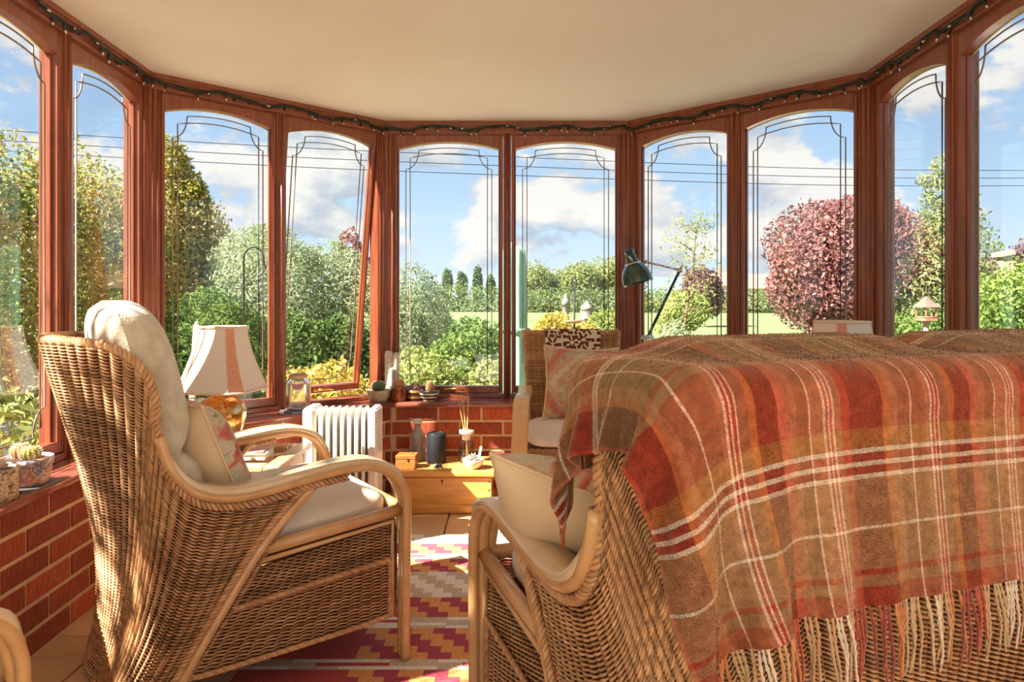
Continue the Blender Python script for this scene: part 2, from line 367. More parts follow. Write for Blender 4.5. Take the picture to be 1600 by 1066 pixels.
def plaid_mat():
    """woollen plaid: warp bands by U, weft bands by V (both in metres of cloth), mixed like a twill"""
    m, nt, b, out = new_mat('plaid_wool')
    N = nt.nodes.new; L = nt.links.new
    tc = N('ShaderNodeTexCoord'); sp = N('ShaderNodeSeparateXYZ'); L(tc.outputs['UV'], sp.inputs[0])
    tan = srgb(164, 120, 84); rust = srgb(160, 62, 44); dark = srgb(84, 26, 20); cream = srgb(230, 212, 190)
    och = srgb(174, 108, 56); pink = srgb(188, 104, 82); olive = srgb(128, 98, 66)
    def bands(src, period, seq):
        mu = N('ShaderNodeMath'); mu.operation = 'MULTIPLY'; L(src, mu.inputs[0]); mu.inputs[1].default_value = 1.0 / period
        fr = N('ShaderNodeMath'); fr.operation = 'FRACT'; L(mu.outputs[0], fr.inputs[0])
        r = ramp_node(nt, seq, 'CONSTANT'); L(fr.outputs[0], r.inputs[0]); return r.outputs[0]
    warp = [(0.0, dark), (0.17, och), (0.20, tan), (0.25, olive), (0.315, cream), (0.322, olive), (0.40, tan),
            (0.425, cream), (0.435, rust), (0.447, cream), (0.457, rust), (0.469, cream), (0.479, olive),
            (0.53, och), (0.56, dark), (0.66, pink), (0.70, tan), (0.745, olive), (0.80, cream), (0.808, tan), (0.87, cream), (0.88, pink),
            (0.892, cream), (0.902, pink), (0.914, cream), (0.924, tan), (0.96, rust), (1.0, rust)]
    weft = [(0.0, rust), (0.05, tan), (0.08, rust), (0.095, tan), (0.20, cream), (0.209, tan), (0.33, cream), (0.340, rust),
            (0.362, cream), (0.372, rust), (0.394, cream), (0.404, och), (0.455, rust), (0.63, tan), (0.655, rust), (0.668, olive), (0.86, cream),
            (0.868, olive), (0.94, cream), (0.95, tan), (0.96, cream), (0.97, rust), (1.0, rust)]
    a = bands(sp.outputs['X'], 0.33, warp); c = bands(sp.outputs['Y'], 0.50, weft)
    nz = N('ShaderNodeTexNoise'); nz.inputs['Scale'].default_value = 480; nz.inputs['Detail'].default_value = 2; L(tc.outputs['UV'], nz.inputs['Vector'])
    r = ramp_node(nt, [(0.38, G(0.30)), (0.62, G(0.72))]); L(nz.outputs['Fac'], r.inputs[0])
    mx = N('ShaderNodeMixRGB'); L(r.outputs[0], mx.inputs[0]); L(a, mx.inputs[1]); L(c, mx.inputs[2])
    n2 = N('ShaderNodeTexNoise'); n2.inputs['Scale'].default_value = 70; n2.inputs['Detail'].default_value = 6; L(tc.outputs['UV'], n2.inputs['Vector'])
    r2 = ramp_node(nt, [(0.3, G(0.72)), (0.7, G(1.2))]); L(n2.outputs['Fac'], r2.inputs[0])
    m2 = N('ShaderNodeMixRGB'); m2.blend_type = 'MULTIPLY'; m2.inputs[0].default_value = 1; L(mx.outputs[0], m2.inputs[1]); L(r2.outputs[0], m2.inputs[2])
    L(m2.outputs[0], b.inputs['Base Color'])
    b.inputs['Roughness'].default_value = 1.0; b.inputs['Specular IOR Level'].default_value = 0.1
    b.inputs['Sheen Weight'].default_value = 0.8; b.inputs['Sheen Roughness'].default_value = 0.45
    b.inputs['Sheen Tint'].default_value = srgb(240, 200, 160)
    bp = N('ShaderNodeBump'); bp.inputs['Strength'].default_value = 0.7; bp.inputs['Distance'].default_value = 0.004
    L(n2.outputs['Fac'], bp.inputs['Height']); L(bp.outputs[0], b.inputs['Normal'])
plaid_mat()

def rug_mat():
    m, nt, b, out = new_mat('rug_wool')
    N = nt.nodes.new; L = nt.links.new
    at = N('ShaderNodeAttribute'); at.attribute_name = 'yarn'
    tc = N('ShaderNodeTexCoord'); nz = N('ShaderNodeTexNoise'); nz.inputs['Scale'].default_value = 220; L(tc.outputs['Object'], nz.inputs['Vector'])
    r = ramp_node(nt, [(0.3, G(0.75)), (0.7, G(1.15))]); L(nz.outputs['Fac'], r.inputs[0])
    mx = N('ShaderNodeMixRGB'); mx.blend_type = 'MULTIPLY'; mx.inputs[0].default_value = 1; L(at.outputs['Color'], mx.inputs[1]); L(r.outputs[0], mx.inputs[2])
    L(mx.outputs[0], b.inputs['Base Color']); b.inputs['Roughness'].default_value = 1.0
    bp = N('ShaderNodeBump'); bp.inputs['Strength'].default_value = 0.5; bp.inputs['Distance'].default_value = 0.004
    L(nz.outputs['Fac'], bp.inputs['Height']); L(bp.outputs[0], b.inputs['Normal'])
rug_mat()

# ------------------------------------------------------------------ mesh building helpers
class MB:
    """collects primitives, build() links them as ONE mesh object"""
    def __init__(self):
        self.v = []; self.f = []; self.n = 0; self.uv = []; self.has_uv = False
        self.sm = []; self.t = []; self.col = []
    def add(self, V, F, smooth=False, M=None, uv=None, tint=0.5):
        V = np.asarray(V, float).reshape(-1, 3)
        if M is not None:
            A = np.array(M); V = V @ A[:3, :3].T + A[:3, 3]
        self.v.append(V)
        if isinstance(F, np.ndarray):
            F = [F]
        else:
            by = {}
            for f in F: by.setdefault(len(f), []).append(f)
            F = [np.array(x, int) for x in by.values()]
        tc = 0
        for A in F:
            self.f.append(A + self.n); self.sm.append(np.full(len(A), smooth))
            if np.ndim(tint) == 0: self.t.append(np.full(len(A), float(tint)))
            else: self.t.append(np.asarray(tint, float)[tc:tc + len(A)])
            tc += len(A)
        self.uv.append(np.zeros((len(V), 2)) if uv is None else np.asarray(uv, float).reshape(-1, 2))
        if uv is not None: self.has_uv = True
        self.n += len(V)
        return self
    def box(self, c, s, bev=0.002, rz=0.0, M=None, tint=0.5, rot=None):
        h = np.array(s, float) / 2; b = min(bev, h.min() * 0.9)
        V = []; ix = {}
        for sx in (-1, 1):
            for sy in (-1, 1):
                for sz in (-1, 1):
                    sg = np.array((sx, sy, sz))
                    for k in range(3):
                        p = sg * (h - b); p[k] = sg[k] * h[k]
                        ix[(sx, sy, sz, k)] = len(V); V.append(p)
        F = []
        g = lambda s, k: ix[(s[0], s[1], s[2], k)]
        for k in range(3):
            o = [i for i in range(3) if i != k]
            for sk in (-1, 1):
                q = []
                for a, c2 in ((-1, -1), (1, -1), (1, 1), (-1, 1)):
                    s3 = [0, 0, 0]; s3[k] = sk; s3[o[0]] = a; s3[o[1]] = c2; q.append(g(s3, k))
                F.append(q)
        for m in range(3):
            k, l = [i for i in range(3) if i != m]
            for sk in (-1, 1):
                for sl in (-1, 1):
                    s0 = [0, 0, 0]; s0[k] = sk; s0[l] = sl; s0[m] = -1; s1 = list(s0); s1[m] = 1
                    F.append([g(s0, k), g(s0, l), g(s1, l), g(s1, k)])
        for sx in (-1, 1):
            for sy in (-1, 1):
                for sz in (-1, 1): F.append([g((sx, sy, sz), k) for k in range(3)])
        V = np.array(V)
        for i, f in enumerate(F):
            p = V[f]; nn = np.cross(p[1] - p[0], p[2] - p[0])
            if nn @ p.mean(0) < 0: F[i] = f[::-1]
        R = Matrix.Translation(c) @ (rot if rot is not None else Matrix.Rotation(rz, 4, 'Z'))
        if M is not None: R = M @ R
        return self.add(V, F, False, R, tint=tint)
    def tube(self, P, r, sides=8, cap=True, closed=False, M=None, tint=0.5, flat=1.0, up=None):
        P = np.asarray(P, float); n = len(P)
        r = np.broadcast_to(np.asarray(r, float), (n,))
        T = np.gradient(P, axis=0)
        if closed: T = np.roll(P, -1, 0) - np.roll(P, 1, 0)
        T /= np.linalg.norm(T, axis=1)[:, None] + 1e-12
        ref = np.array(up if up is not None else ((0, 0, 1.0) if abs(T[0, 2]) < 0.9 else (1.0, 0, 0)))
        x = np.cross(ref, T[0]); x /= np.linalg.norm(x)
        X = np.zeros((n, 3)); X[0] = x
        for i in range(1, n):
            x = X[i - 1] - T[i] * (X[i - 1] @ T[i]); X[i] = x / (np.linalg.norm(x) + 1e-12)
        Y = np.cross(T, X)
        a = np.arange(sides) * 2 * math.pi / sides + math.pi / sides
        V = P[:, None] + r[:, None, None] * (np.cos(a)[None, :, None] * X[:, None] + flat * np.sin(a)[None, :, None] * Y[:, None])
        F = ring_faces(n, sides, closed)
        fl = [F]
        if cap and not closed:
            fl = [tuple(q) for q in F] + [tuple(range(sides))[::-1], tuple((n - 1) * sides + k for k in range(sides))]
        return self.add(V, fl if isinstance(fl, list) and cap and not closed else F, True, M, tint=tint)
    def lathe(self, prof, segs=24, M=None, tint=0.5, smooth=True, squash=None):
        prof = np.asarray(prof, float)
        a = np.arange(segs) * 2 * math.pi / segs
        r = prof[:, 0][:, None]; rr = r * (np.ones(segs) if squash is None else squash(a))[None]
        V = np.stack([rr * np.cos(a), rr * np.sin(a), np.broadcast_to(prof[:, 1][:, None], rr.shape)], -1)
        F = ring_faces(len(prof), segs, False)[:, ::-1]
        fl = [tuple(q) for q in F]
        if prof[0, 0] > 1e-6: fl.append(tuple(range(segs))[::-1])
        if prof[-1, 0] > 1e-6 and abs(prof[-1, 0] - prof[0, 0]) + abs(prof[-1, 1] - prof[0, 1]) > 1e-5:
            fl.append(tuple((len(prof) - 1) * segs + k for k in range(segs)))
        return self.add(V, fl, smooth, M, tint=tint)
    def grid(self, P, uv=None, smooth=True, M=None, flip=False, tint=0.5):
        P = np.asarray(P, float); n, m = P.shape[:2]
        i, j = np.meshgrid(np.arange(n - 1), np.arange(m - 1), indexing='ij')
        q = np.stack([i * m + j, (i + 1) * m + j, (i + 1) * m + j + 1, i * m + j + 1], -1).reshape(-1, 4)
        if flip: q = q[:, ::-1]
        return self.add(P, q, smooth, M, uv=uv, tint=tint)
    def prism(self, poly, z0, z1, M=None, smooth=False, tint=0.5):
        """polygon in xy extruded along z"""
        p = np.asarray(poly, float); n = len(p)
        V = np.concatenate([np.c_[p, np.full(n, z0)], np.c_[p, np.full(n, z1)]])
        ar = sum(p[i, 0] * p[(i + 1) % n, 1] - p[(i + 1) % n, 0] * p[i, 1] for i in range(n))
        F = [tuple(range(n))[::-1], tuple(range(n, 2 * n))] + [(i, (i + 1) % n, n + (i + 1) % n, n + i) for i in range(n)]
        if ar < 0: F = [f[::-1] for f in F]
        return self.add(V, F, smooth, M, tint=tint)
    def build(self, name, mat, parent=None, loc=None, rot=None, kind=None, colors=None):
        me = mesh_from(name, np.concatenate(self.v), self.f, np.concatenate(self.sm), np.concatenate(self.t),
                       np.concatenate(self.uv) if self.has_uv else None)
        me.materials.append(MATS[mat])
        o = bpy.data.objects.new(name, me); COL.objects.link(o)
        if parent is not None: o.parent = parent
        if loc is not None: o.location = loc
        if rot is not None: o.rotation_euler = rot
        if kind: o['kind'] = kind
        return o

def ring_faces(n, s, closed):
    i, j = np.meshgrid(np.arange(n if closed else n - 1), np.arange(s), indexing='ij')
    i2 = (i + 1) % n; j2 = (j + 1) % s
    return np.stack([i * s + j, i * s + j2, i2 * s + j2, i2 * s + j], -1).reshape(-1, 4)

def mesh_from(name, V, faces, smooth, tint, uv=None):
    me = bpy.data.meshes.new(name)
    me.vertices.add(len(V)); me.vertices.foreach_set('co', V.astype(np.float32).ravel())
    loops = np.concatenate([f.ravel() for f in faces]).astype(np.int32)
    cnt = np.concatenate([np.full(len(f), f.shape[1]) for f in faces]).astype(np.int32)
    st = np.concatenate([[0], np.cumsum(cnt)[:-1]]).astype(np.int32)
    me.loops.add(len(loops)); me.loops.foreach_set('vertex_index', loops)
    me.polygons.add(len(cnt)); me.polygons.foreach_set('loop_start', st); me.polygons.foreach_set('loop_total', cnt)
    me.polygons.foreach_set('use_smooth', smooth.astype(bool))
    me.update(calc_edges=True)
    a = me.attributes.new('tint', 'FLOAT', 'FACE'); a.data.foreach_set('value', tint.astype(np.float32))
    if uv is not None:
        l = me.uv_layers.new(name='UVMap'); l.data.foreach_set('uv', uv[loops].astype(np.float32).ravel())
    me.validate()
    return me

def empty(name, loc=(0, 0, 0), rz=0.0, scale=1.0):
    o = bpy.data.objects.new(name, None); COL.objects.link(o)
    o.location = loc; o.rotation_euler = (0, 0, rz); o.scale = (scale,) * 3
    o.empty_display_size = 0.1
    return o
def tag(o, label, cat, group=None, kind=None):
    o['label'] = label; o['category'] = cat
    if group: o['group'] = group
    if kind: o['kind'] = kind
    return o
def struct(o, label=None):
    o['kind'] = 'structure'
    if label: o['label'] = label
    return o
def copy_tree(o, parent=None):
    c = o.copy(); COL.objects.link(c)
    if parent is not None: c.parent = parent
    for ch in list(o.children): copy_tree(ch, c)
    return c
def spline(pts, n):
    """Catmull-Rom through pts, resampled to n points evenly by length"""
    p = np.asarray(pts, float)
    q = np.concatenate([[2 * p[0] - p[1]], p, [2 * p[-1] - p[-2]]])
    out = []
    for i in range(1, len(q) - 2):
        t = np.linspace(0, 1, 24, endpoint=False)[:, None]
        a, b, c, d = q[i - 1], q[i], q[i + 1], q[i + 2]
        out.append(0.5 * ((2 * b) + (-a + c) * t + (2 * a - 5 * b + 4 * c - d) * t ** 2 + (-a + 3 * b - 3 * c + d) * t ** 3))
    out.append(p[-1:]); o = np.concatenate(out)
    s = np.concatenate([[0], np.cumsum(np.linalg.norm(np.diff(o, axis=0), axis=1))])
    u = np.linspace(0, s[-1], n)
    return np.stack([np.interp(u, s, o[:, k]) for k in range(p.shape[1])], -1)
def RZ(a): return Matrix.Rotation(a, 4, 'Z')
def TR(*v): return Matrix.Translation(v)
# ------------------------------------------------------------------ the room: octagonal glazed bay
rng = random.Random(7)
CEIL = 1.964
VERTS = [(-1.41, 0.75), (-1.455, 1.83), (-1.52, 3.047), (-0.676, 3.90), (0.624, 3.90), (1.497, 3.047), (1.44, 1.83), (1.40, 0.75)]
SIDES = ['far_left', 'left', 'back_left', 'back', 'back_right', 'right', 'far_right']
# far_left and far_right are the bays beside the camera
class Facet:
    def __init__(self, i):
        a, b = np.array(VERTS[i]), np.array(VERTS[i + 1])
        self.i = i; self.p = a; self.L = np.linalg.norm(b - a); self.t = (b - a) / self.L
        self.o = np.array((-self.t[1], self.t[0]))
        self.M = Matrix(((self.t[0], self.o[0], 0, a[0]), (self.t[1], self.o[1], 0, a[1]), (0, 0, 1, 0), (0, 0, 0, 1)))
FACETS = [Facet(i) for i in range(7)]
def turn(i):                       # half of the turning angle at vertex i
    if i <= 0 or i >= 7: return 0.0
    a, b = FACETS[i - 1].t, FACETS[i].t
    return math.atan2(a[1] * b[0] - a[0] * b[1], a @ b) / 2
def srange(f, w):                  # run of the facet at depth w (w > 0 outside)
    return -w * math.tan(turn(f.i)), f.L + w * math.tan(turn(f.i + 1))

# floor: slab with single tiles laid on it
fl = MB(); fl.box((0, 1.45, -0.125), (5.4, 5.4, 0.22), 0.0)
floor = struct(fl.build('floor', 'grout'))
TS = 0.30
tile_meshes = []
for k in range(5):
    b = MB(); b.box((0, 0, 0), (TS - 0.006, TS - 0.006, 0.016), 0.0025, tint=k / 4)
    t = b.build('tile', 'floor_tile', floor); tile_meshes.append(t.data); bpy.data.objects.remove(t)
for i in range(-5, 5):
    for j in range(0, 14):
        x, y = -1.195 + 0.15 + (i + 4) * TS - 0.0, 2.19 + 0.15 + (j - 7) * TS
        if abs(x) > 1.62 or y > 3.98 or y < 0.2: continue
        o = bpy.data.objects.new('tile', rng.choice(tile_meshes)); COL.objects.link(o); o.parent = floor
        o.location = (x, y, -0.008)

# low brick walls, each brick a part
brick_meshes = []
for k in range(6):
    b = MB(); b.box((0, 0, 0), (1, 0.03, 0.063), 0.003, tint=k / 5)
    t = b.build('brick', 'brick'); brick_meshes.append(t.data); bpy.data.objects.remove(t)
BW = -0.11                         # inner brick face
SILL = 0.48
for f in FACETS:
    s0, s1 = srange(f, BW); q0, q1 = srange(f, 0.10)
    c = MB()
    c.prism([(s0 - 0.0, BW + 0.0025), (s1, BW + 0.0025), (q1, 0.10), (q0, 0.10)], 0.0, SILL - 0.028)
    wall = c.build('wall_' + SIDES[f.i], 'mortar'); wall.matrix_world = f.M; struct(wall)
    for r in range(6):
        z = 0.0375 + r * 0.075
        x = s0 + 0.004 - (0.1125 if r % 2 else 0.0) - 0.03 * f.i
        while x < s1:
            a, e = max(x, s0 + 0.006), min(x + 0.213, s1 - 0.006)
            if e - a > 0.03:
                o = bpy.data.objects.new('brick', rng.choice(brick_meshes)); COL.objects.link(o); o.parent = wall
                o.location = ((a + e) / 2, BW + 0.0135 + rng.uniform(-0.001, 0.0008), z); o.scale = (e - a, 1, 1)
            x += 0.225
    # window board
    a0, a1 = srange(f, -0.138); b0, b1 = srange(f, 0.06)
    m = MB(); m.prism([(a0, -0.138), (a1, -0.138), (b1, 0.06), (b0, 0.06)], SILL - 0.028, SILL)
    n0, n1 = srange(f, -0.138)
    m.tube([(n0, -0.138, SILL - 0.014), (n1, -0.138, SILL - 0.014)], 0.0139, 10)
    o = m.build('trim_%d' % (f.i + 1), 'mahogany_sill'); o.matrix_world = f.M; struct(o, 'reddish varnished window board on top of the low brick wall')

# eaves beam with cornice
for f in FACETS:
    m = MB()
    for (wi, wo, z0, z1) in ((0.0, 0.10, 1.905, CEIL), (-0.016, 0.02, 1.945, CEIL), (-0.008, 0.02, 1.935, 1.947), (-0.006, 0.03, 1.899, 1.908)):
        a0, a1 = srange(f, wi); b0, b1 = srange(f, wo)
        m.prism([(a0, wi), (a1, wi), (b1, wo), (b0, wo)], z0, z1)
    o = m.build('trim_%d' % (f.i + 11), 'mahogany'); o.matrix_world = f.M; struct(o, 'dark wooden eaves beam above the windows')

# corner posts with beads
for i in range(0, 8):
    p = Vector((*VERTS[i], 0)); th = turn(i)
    fa = FACETS[max(i - 1, 0)]; fb = FACETS[min(i, 6)]
    d = Vector((*(fa.o + fb.o), 0)).normalized()
    t = Vector((d.y, -d.x, 0))
    M = Matrix(((t.x, d.x, 0, p.x), (t.y, d.y, 0, p.y), (0, 0, 1, 0), (0, 0, 0, 1)))
    m = MB()
    k = math.tan(th)
    m.prism([(-0.040, -0.040 * k), (0, 0.0), (0.040, -0.040 * k), (0.046, 0.092), (-0.046, 0.092)], SILL, 1.91)
    for s in (-1, 1):
        m.tube([(s * 0.034, -0.034 * k + 0.004, SILL), (s * 0.034, -0.034 * k + 0.004, 1.91)], 0.0075, 8)
        m.tube([(s * 0.014, -0.014 * k + 0.003, SILL), (s * 0.014, -0.014 * k + 0.003, 1.91)], 0.006, 8)
    o = m.build('trim_%d' % (i + 21), 'mahogany'); o.matrix_world = M; struct(o, 'moulded wooden corner post between two bays of windows')

def arch_z(x, w, spring, rise):
    return spring + rise * (1 - (2 * x / w) ** 2)
def make_window(num, f, s0, s1, tilt=0.0, handle=True):
    """frame > sash > (pane, lead lines, bead); s0..s1 = opening between post and mullion"""
    Z0, Z1 = SILL, 1.905
    W = s1 - s0; cx = (s0 + s1) / 2
    M = f.M @ TR(cx, 0, 0)
    fr = MB(); fw = 0.010
    fr.box((0, 0.045, Z0 + 0.012), (W, 0.085, 0.024), 0.003)
    fr.box((0, 0.048, Z1 - 0.005), (W, 0.07, 0.012), 0.002)
    for s in (-1, 1):
        fr.box((s * (W / 2 - fw / 2), 0.045, (Z0 + Z1) / 2 + 0.01), (fw, 0.075, Z1 - Z0 - 0.03), 0.002)
    frame = fr.build('window_%d' % num, 'mahogany'); frame.matrix_world = M; struct(frame)
    w = W - 2 * fw - 0.004; sw = 0.017
    zb, zt = Z0 + 0.026, Z1 - 0.013
    pw = w - 2 * sw; spring, rise = 1.818, 0.040
    piv = zt
    sm = MB()
    y0, y1 = 0.008, 0.052
    for s in (-1, 1):
        sm.box((s * (w / 2 - sw / 2), (y0 + y1) / 2, (zb + zt) / 2 - piv), (sw, y1 - y0, zt - zb), 0.004)
        sm.box((s * (w / 2 - sw - 0.003), (y0 + y1) / 2 + 0.008, (zb + spring) / 2 - piv), (0.008, 0.018, spring - zb), 0.003)
    sm.box((0, (y0 + y1) / 2, zb + 0.019 - piv), (w - 2 * sw + 0.002, y1 - y0, 0.038), 0.004)
    xs = np.linspace(-pw / 2, pw / 2, 21); zs = arch_z(xs, pw, spring, rise)
    R = Matrix(((1, 0, 0, 0), (0, 0, -1, 0), (0, 1, 0, 0), (0, 0, 0, 1)))     # xy polygon -> xz plane
    for k in range(20):
        sm.prism([(xs[k], zs[k] - piv), (xs[k + 1], zs[k + 1] - piv), (xs[k + 1], zt - piv), (xs[k], zt - piv)], -y1 + 0.002, -y0 - 0.002, M=R)
    sash = sm.build('sash', 'mahogany', frame); sash.location = (0, 0, piv); sash.rotation_euler = (tilt, 0, 0)
    # pane
    pzb = zb + 0.034
    poly = [(-pw / 2 - 0.004, pzb - piv), (pw / 2 + 0.004, pzb - piv)] + [(x * 1.01, z - piv + 0.004) for x, z in zip(xs[::-1], zs[::-1])]
    pn = MB(); pn.prism(poly, -0.037, -0.031, M=R)
    pn.build('pane', 'window_glass', sash)
    sl = MB(); sl.tube(np.c_[xs, np.full(21, 0.048), zs - piv - 0.0005], 0.0032, 6)
    sl.build('glazing_bead', 'pale_seal', sash)
    # lead lines: an arched rectangle crossed by a frame with scooped corners
    yl = 0.0302; r = 0.0030; h = spring + rise
    dxa, dxb, ins = 0.078 * pw / 0.56, 0.124 * pw / 0.56, 0.20 * pw / 0.56
    xa = pw / 2 - 0.044 * pw / 0.56; xb = pw / 2 - 0.068 * pw / 0.56; xi = pw / 2 - 0.115 * pw / 0.56
    za = spring - 0.105; bot = pzb + 0.036; zbt = pzb + 0.063
    top = lambda x, d: arch_z(x, pw, spring, rise) - d
    def scoop(x0, z0, x1, z1, n=8):
        a = np.linspace(0, math.pi / 2, n)
        return [(x0 + (x1 - x0) * math.sin(t), z0 + (z1 - z0) * (1 - math.cos(t))) for t in a]
    X = np.linspace(-xi, xi, 15)
    right_top = scoop(xa, za, xi, top(xi, 0.030))
    right_bot = scoop(xa, zbt + 0.062, xi, bot)
    A = [(x, z) for x, z in right_top] + [(x, top(x, 0.030)) for x in X[::-1]] + [(-x, z) for x, z in right_top[::-1]]
    A += [(-x, z) for x, z in right_bot] + [(x, z) for x, z in right_bot[::-1]]
    X2 = np.linspace(xb, -xb, 15)
    B = [(x, top(x, 0.060)) for x in X2] + [(-xb, zbt), (xb, zbt)]
    l1 = MB(); l1.tube([(x, yl, z - piv) for x, z in A], r, 4, closed=True, up=(0, 1, 0)); l1.build('lead_line', 'lead_came', sash)
    l2 = MB(); l2.tube([(x, yl, z - piv) for x, z in B], r, 4, closed=True, up=(0, 1, 0)); l2.build('lead_line', 'lead_came', sash)
    if handle:
        h = MB(); h.box((0, y0 - 0.006, zb + 0.022 - piv), (0.05, 0.012, 0.014), 0.003)
        h.tube([(0.0, y0 - 0.014, zb + 0.022 - piv), (0.05, y0 - 0.020, zb + 0.026 - piv), (0.085, y0 - 0.022, zb + 0.018 - piv)], [0.006, 0.005, 0.004], 8)
        h.build('stay_handle', 'brass', sash)
    return frame
wn = 1
for f in FACETS:
    mull, post = (0.022, 0.030) if f.i == 3 else (0.030, 0.038)
    mid = f.L / 2
    m = MB(); m.box((mid, 0.045, (SILL + 1.91) / 2), (mull, 0.09, 1.91 - SILL), 0.004)
    m.tube([(mid, 0.001, SILL), (mid, 0.001, 1.905)], 0.008, 8)
    o = m.build('trim_%d' % (f.i + 31), 'mahogany'); o.matrix_world = f.M; struct(o, 'slim wooden mullion between two windows of one bay')
    for k in range(2):
        s0, s1 = (post, mid - mull / 2) if k == 0 else (mid + mull / 2, f.L - post)
        make_window(wn, f, s0, s1, tilt=math.radians(7.0) if (f.i == 2 and k == 1) else 0.0, handle=f.i in (2, 3, 4))
        wn += 1

# ceiling, the wider house end behind the camera
poly = [(x * 1.07, y * 1.0 + (0.12 if y > 3.5 else 0)) for x, y in VERTS]
c = MB(); c.prism([(-2.4, -1.1), (-2.4, 0.75)] + poly + [(2.4, 0.75), (2.4, -1.1)], CEIL, CEIL + 0.06)
struct(c.build('ceiling', 'plaster'))
for nm, c0, s in (('wall_return_left', (-1.93, 0.72, 0.98), (0.94, 0.06, CEIL)), ('wall_return_right', (1.93, 0.72, 0.98), (0.94, 0.06, CEIL)),
                  ('wall_house_left', (-2.43, -0.19, 0.98), (0.06, 1.86, CEIL)), ('wall_house_right', (2.43, -0.19, 0.98), (0.06, 1.86, CEIL))):
    b = MB(); b.box(c0, s, 0.0); struct(b.build(nm, 'cream_plaster'))
b = MB()                           # unseen house wall, doorway made wide to let in fill light
b.box((-2.2, -1.13, 0.98), (0.44, 0.06, CEIL), 0.0); b.box((2.2, -1.13, 0.98), (0.44, 0.06, CEIL), 0.0)
struct(b.build('wall_house', 'cream_plaster'))

# fairy lights along the beam: one cable per bay run, little bulbs on stalks
root = empty('fairy_lights', (0, 0, 1.93))
tag(root, 'dark green string of tiny fairy lights pinned along the eaves beam', 'fairy lights')
r2 = random.Random(3)
path = []
for f in FACETS:
    n = int(f.L / 0.02)
    a0, a1 = srange(f, -0.014)
    for k in range(n):
        s = a0 + (a1 - a0) * k / n
        p = f.M @ Vector((s, -0.014 - 0.003 * math.sin(k * 1.7), 1.927 + 0.010 * math.sin(k * 0.37 + f.i) + r2.uniform(-0.002, 0.002)))
        path.append((p.x, p.y, p.z - 1.93))
path = np.array(path)
cb = MB(); cb.tube(path, 0.0052, 6); cb.tube(path + np.c_[np.zeros(len(path)), np.zeros(len(path)), 0.006 * np.sin(np.arange(len(path)) * 0.8)] , 0.0046, 6)
cb.build('cable', 'wire_green', root)
bm1 = MB(); bm1.tube([(0, 0, 0), (0, 0, 0.026)], 0.0052, 6); sock = bm1.build('bulb_socket', 'wire_green', root)
bm2 = MB(); bm2.lathe([(0.0, 0.0), (0.003, 0.002), (0.0032, 0.010), (0.0, 0.014)], 6); bl = bm2.build('bulb', 'plastic_white', sock); bl.location = (0, 0, 0.025)
first = True
for k in range(3, len(path), 3):
    if first: s, b_, first = sock, bl, False
    else:
        s = sock.copy(); COL.objects.link(s); s.parent = root; b_ = bl.copy(); COL.objects.link(b_); b_.parent = s
    s.location = path[k]
    s.rotation_euler = (r2.uniform(1.6, 3.9), r2.uniform(-0.6, 0.6), r2.uniform(0, 6.28))
# ------------------------------------------------------------------ wicker seating
def weave(mb, P, nst, nrow, r, amp, sign=1, sub=5, sides=4, slope=0.55, seed=1, pitch=None):
    """rows of cane woven round upright stakes on the surface P(u, v)"""
    rg = np.random.default_rng(seed)
    U = np.linspace(0, 1, nst * sub + 1)
    t = np.tile(np.arange(sub) / sub, nst + 1)[:len(U)]
    s = np.where(t > 0, t - 0.5, 0.0)
    V = (np.arange(nrow) + 0.5) / nrow
    UU, VV = np.meshgrid(U, V)
    if pitch:                      # rows at an even distance below the upper edge
        lo = P(U, np.zeros_like(U)); hi = P(U, np.ones_like(U)); ln = np.linalg.norm(hi - lo, axis=1)
        ln = np.convolve(np.pad(ln, 2 * sub, mode='edge'), np.ones(4 * sub + 1) / (4 * sub + 1), 'valid')
        VV = 1 - ((np.arange(nrow) + 0.6)[:, None] - slope * s[None]) * pitch / ln[None]
        VV = np.clip(VV, 0.0, 1.0)
    else: VV = VV + slope / nrow * s[None]
    pos = P(UU, VV)
    e = 1e-3
    du = P(np.clip(UU + e, 0, 1), VV) - P(np.clip(UU - e, 0, 1), VV)
    dv = P(UU, np.clip(VV + e, 0, 1)) - P(UU, np.clip(VV - e, 0, 1))
    n = np.cross(du, dv); n *= sign / (np.linalg.norm(n, axis=-1, keepdims=True) + 1e-12)
    pos = pos + n * (amp * np.sin(math.pi * t) ** 0.75)[None, :, None]
    T = np.gradient(pos, axis=1); T /= np.linalg.norm(T, axis=-1, keepdims=True) + 1e-12
    B = np.cross(T, n)
    a = np.arange(sides) * 2 * math.pi / sides
    rr = r * (1 - 0.25 * (t == 0))[None, :, None, None]
    ring = pos[:, :, None] + rr * (np.cos(a)[None, None, :, None] * n[:, :, None] + np.sin(a)[None, None, :, None] * B[:, :, None])
    npt = len(U)
    F = ring_faces(npt, sides, False)
    allF = (F[None] + (np.arange(nrow) * npt * sides)[:, None, None]).reshape(-1, 4)
    tint = np.clip(0.5 + 0.28 * rg.standard_normal(nrow), 0, 1)
    tf = np.repeat(tint, len(F)) + 0.10 * rg.standard_normal(nrow * len(F) // sides).repeat(sides)
    mb.add(ring.reshape(-1, 3), allF, True, tint=np.clip(tf, 0, 1))

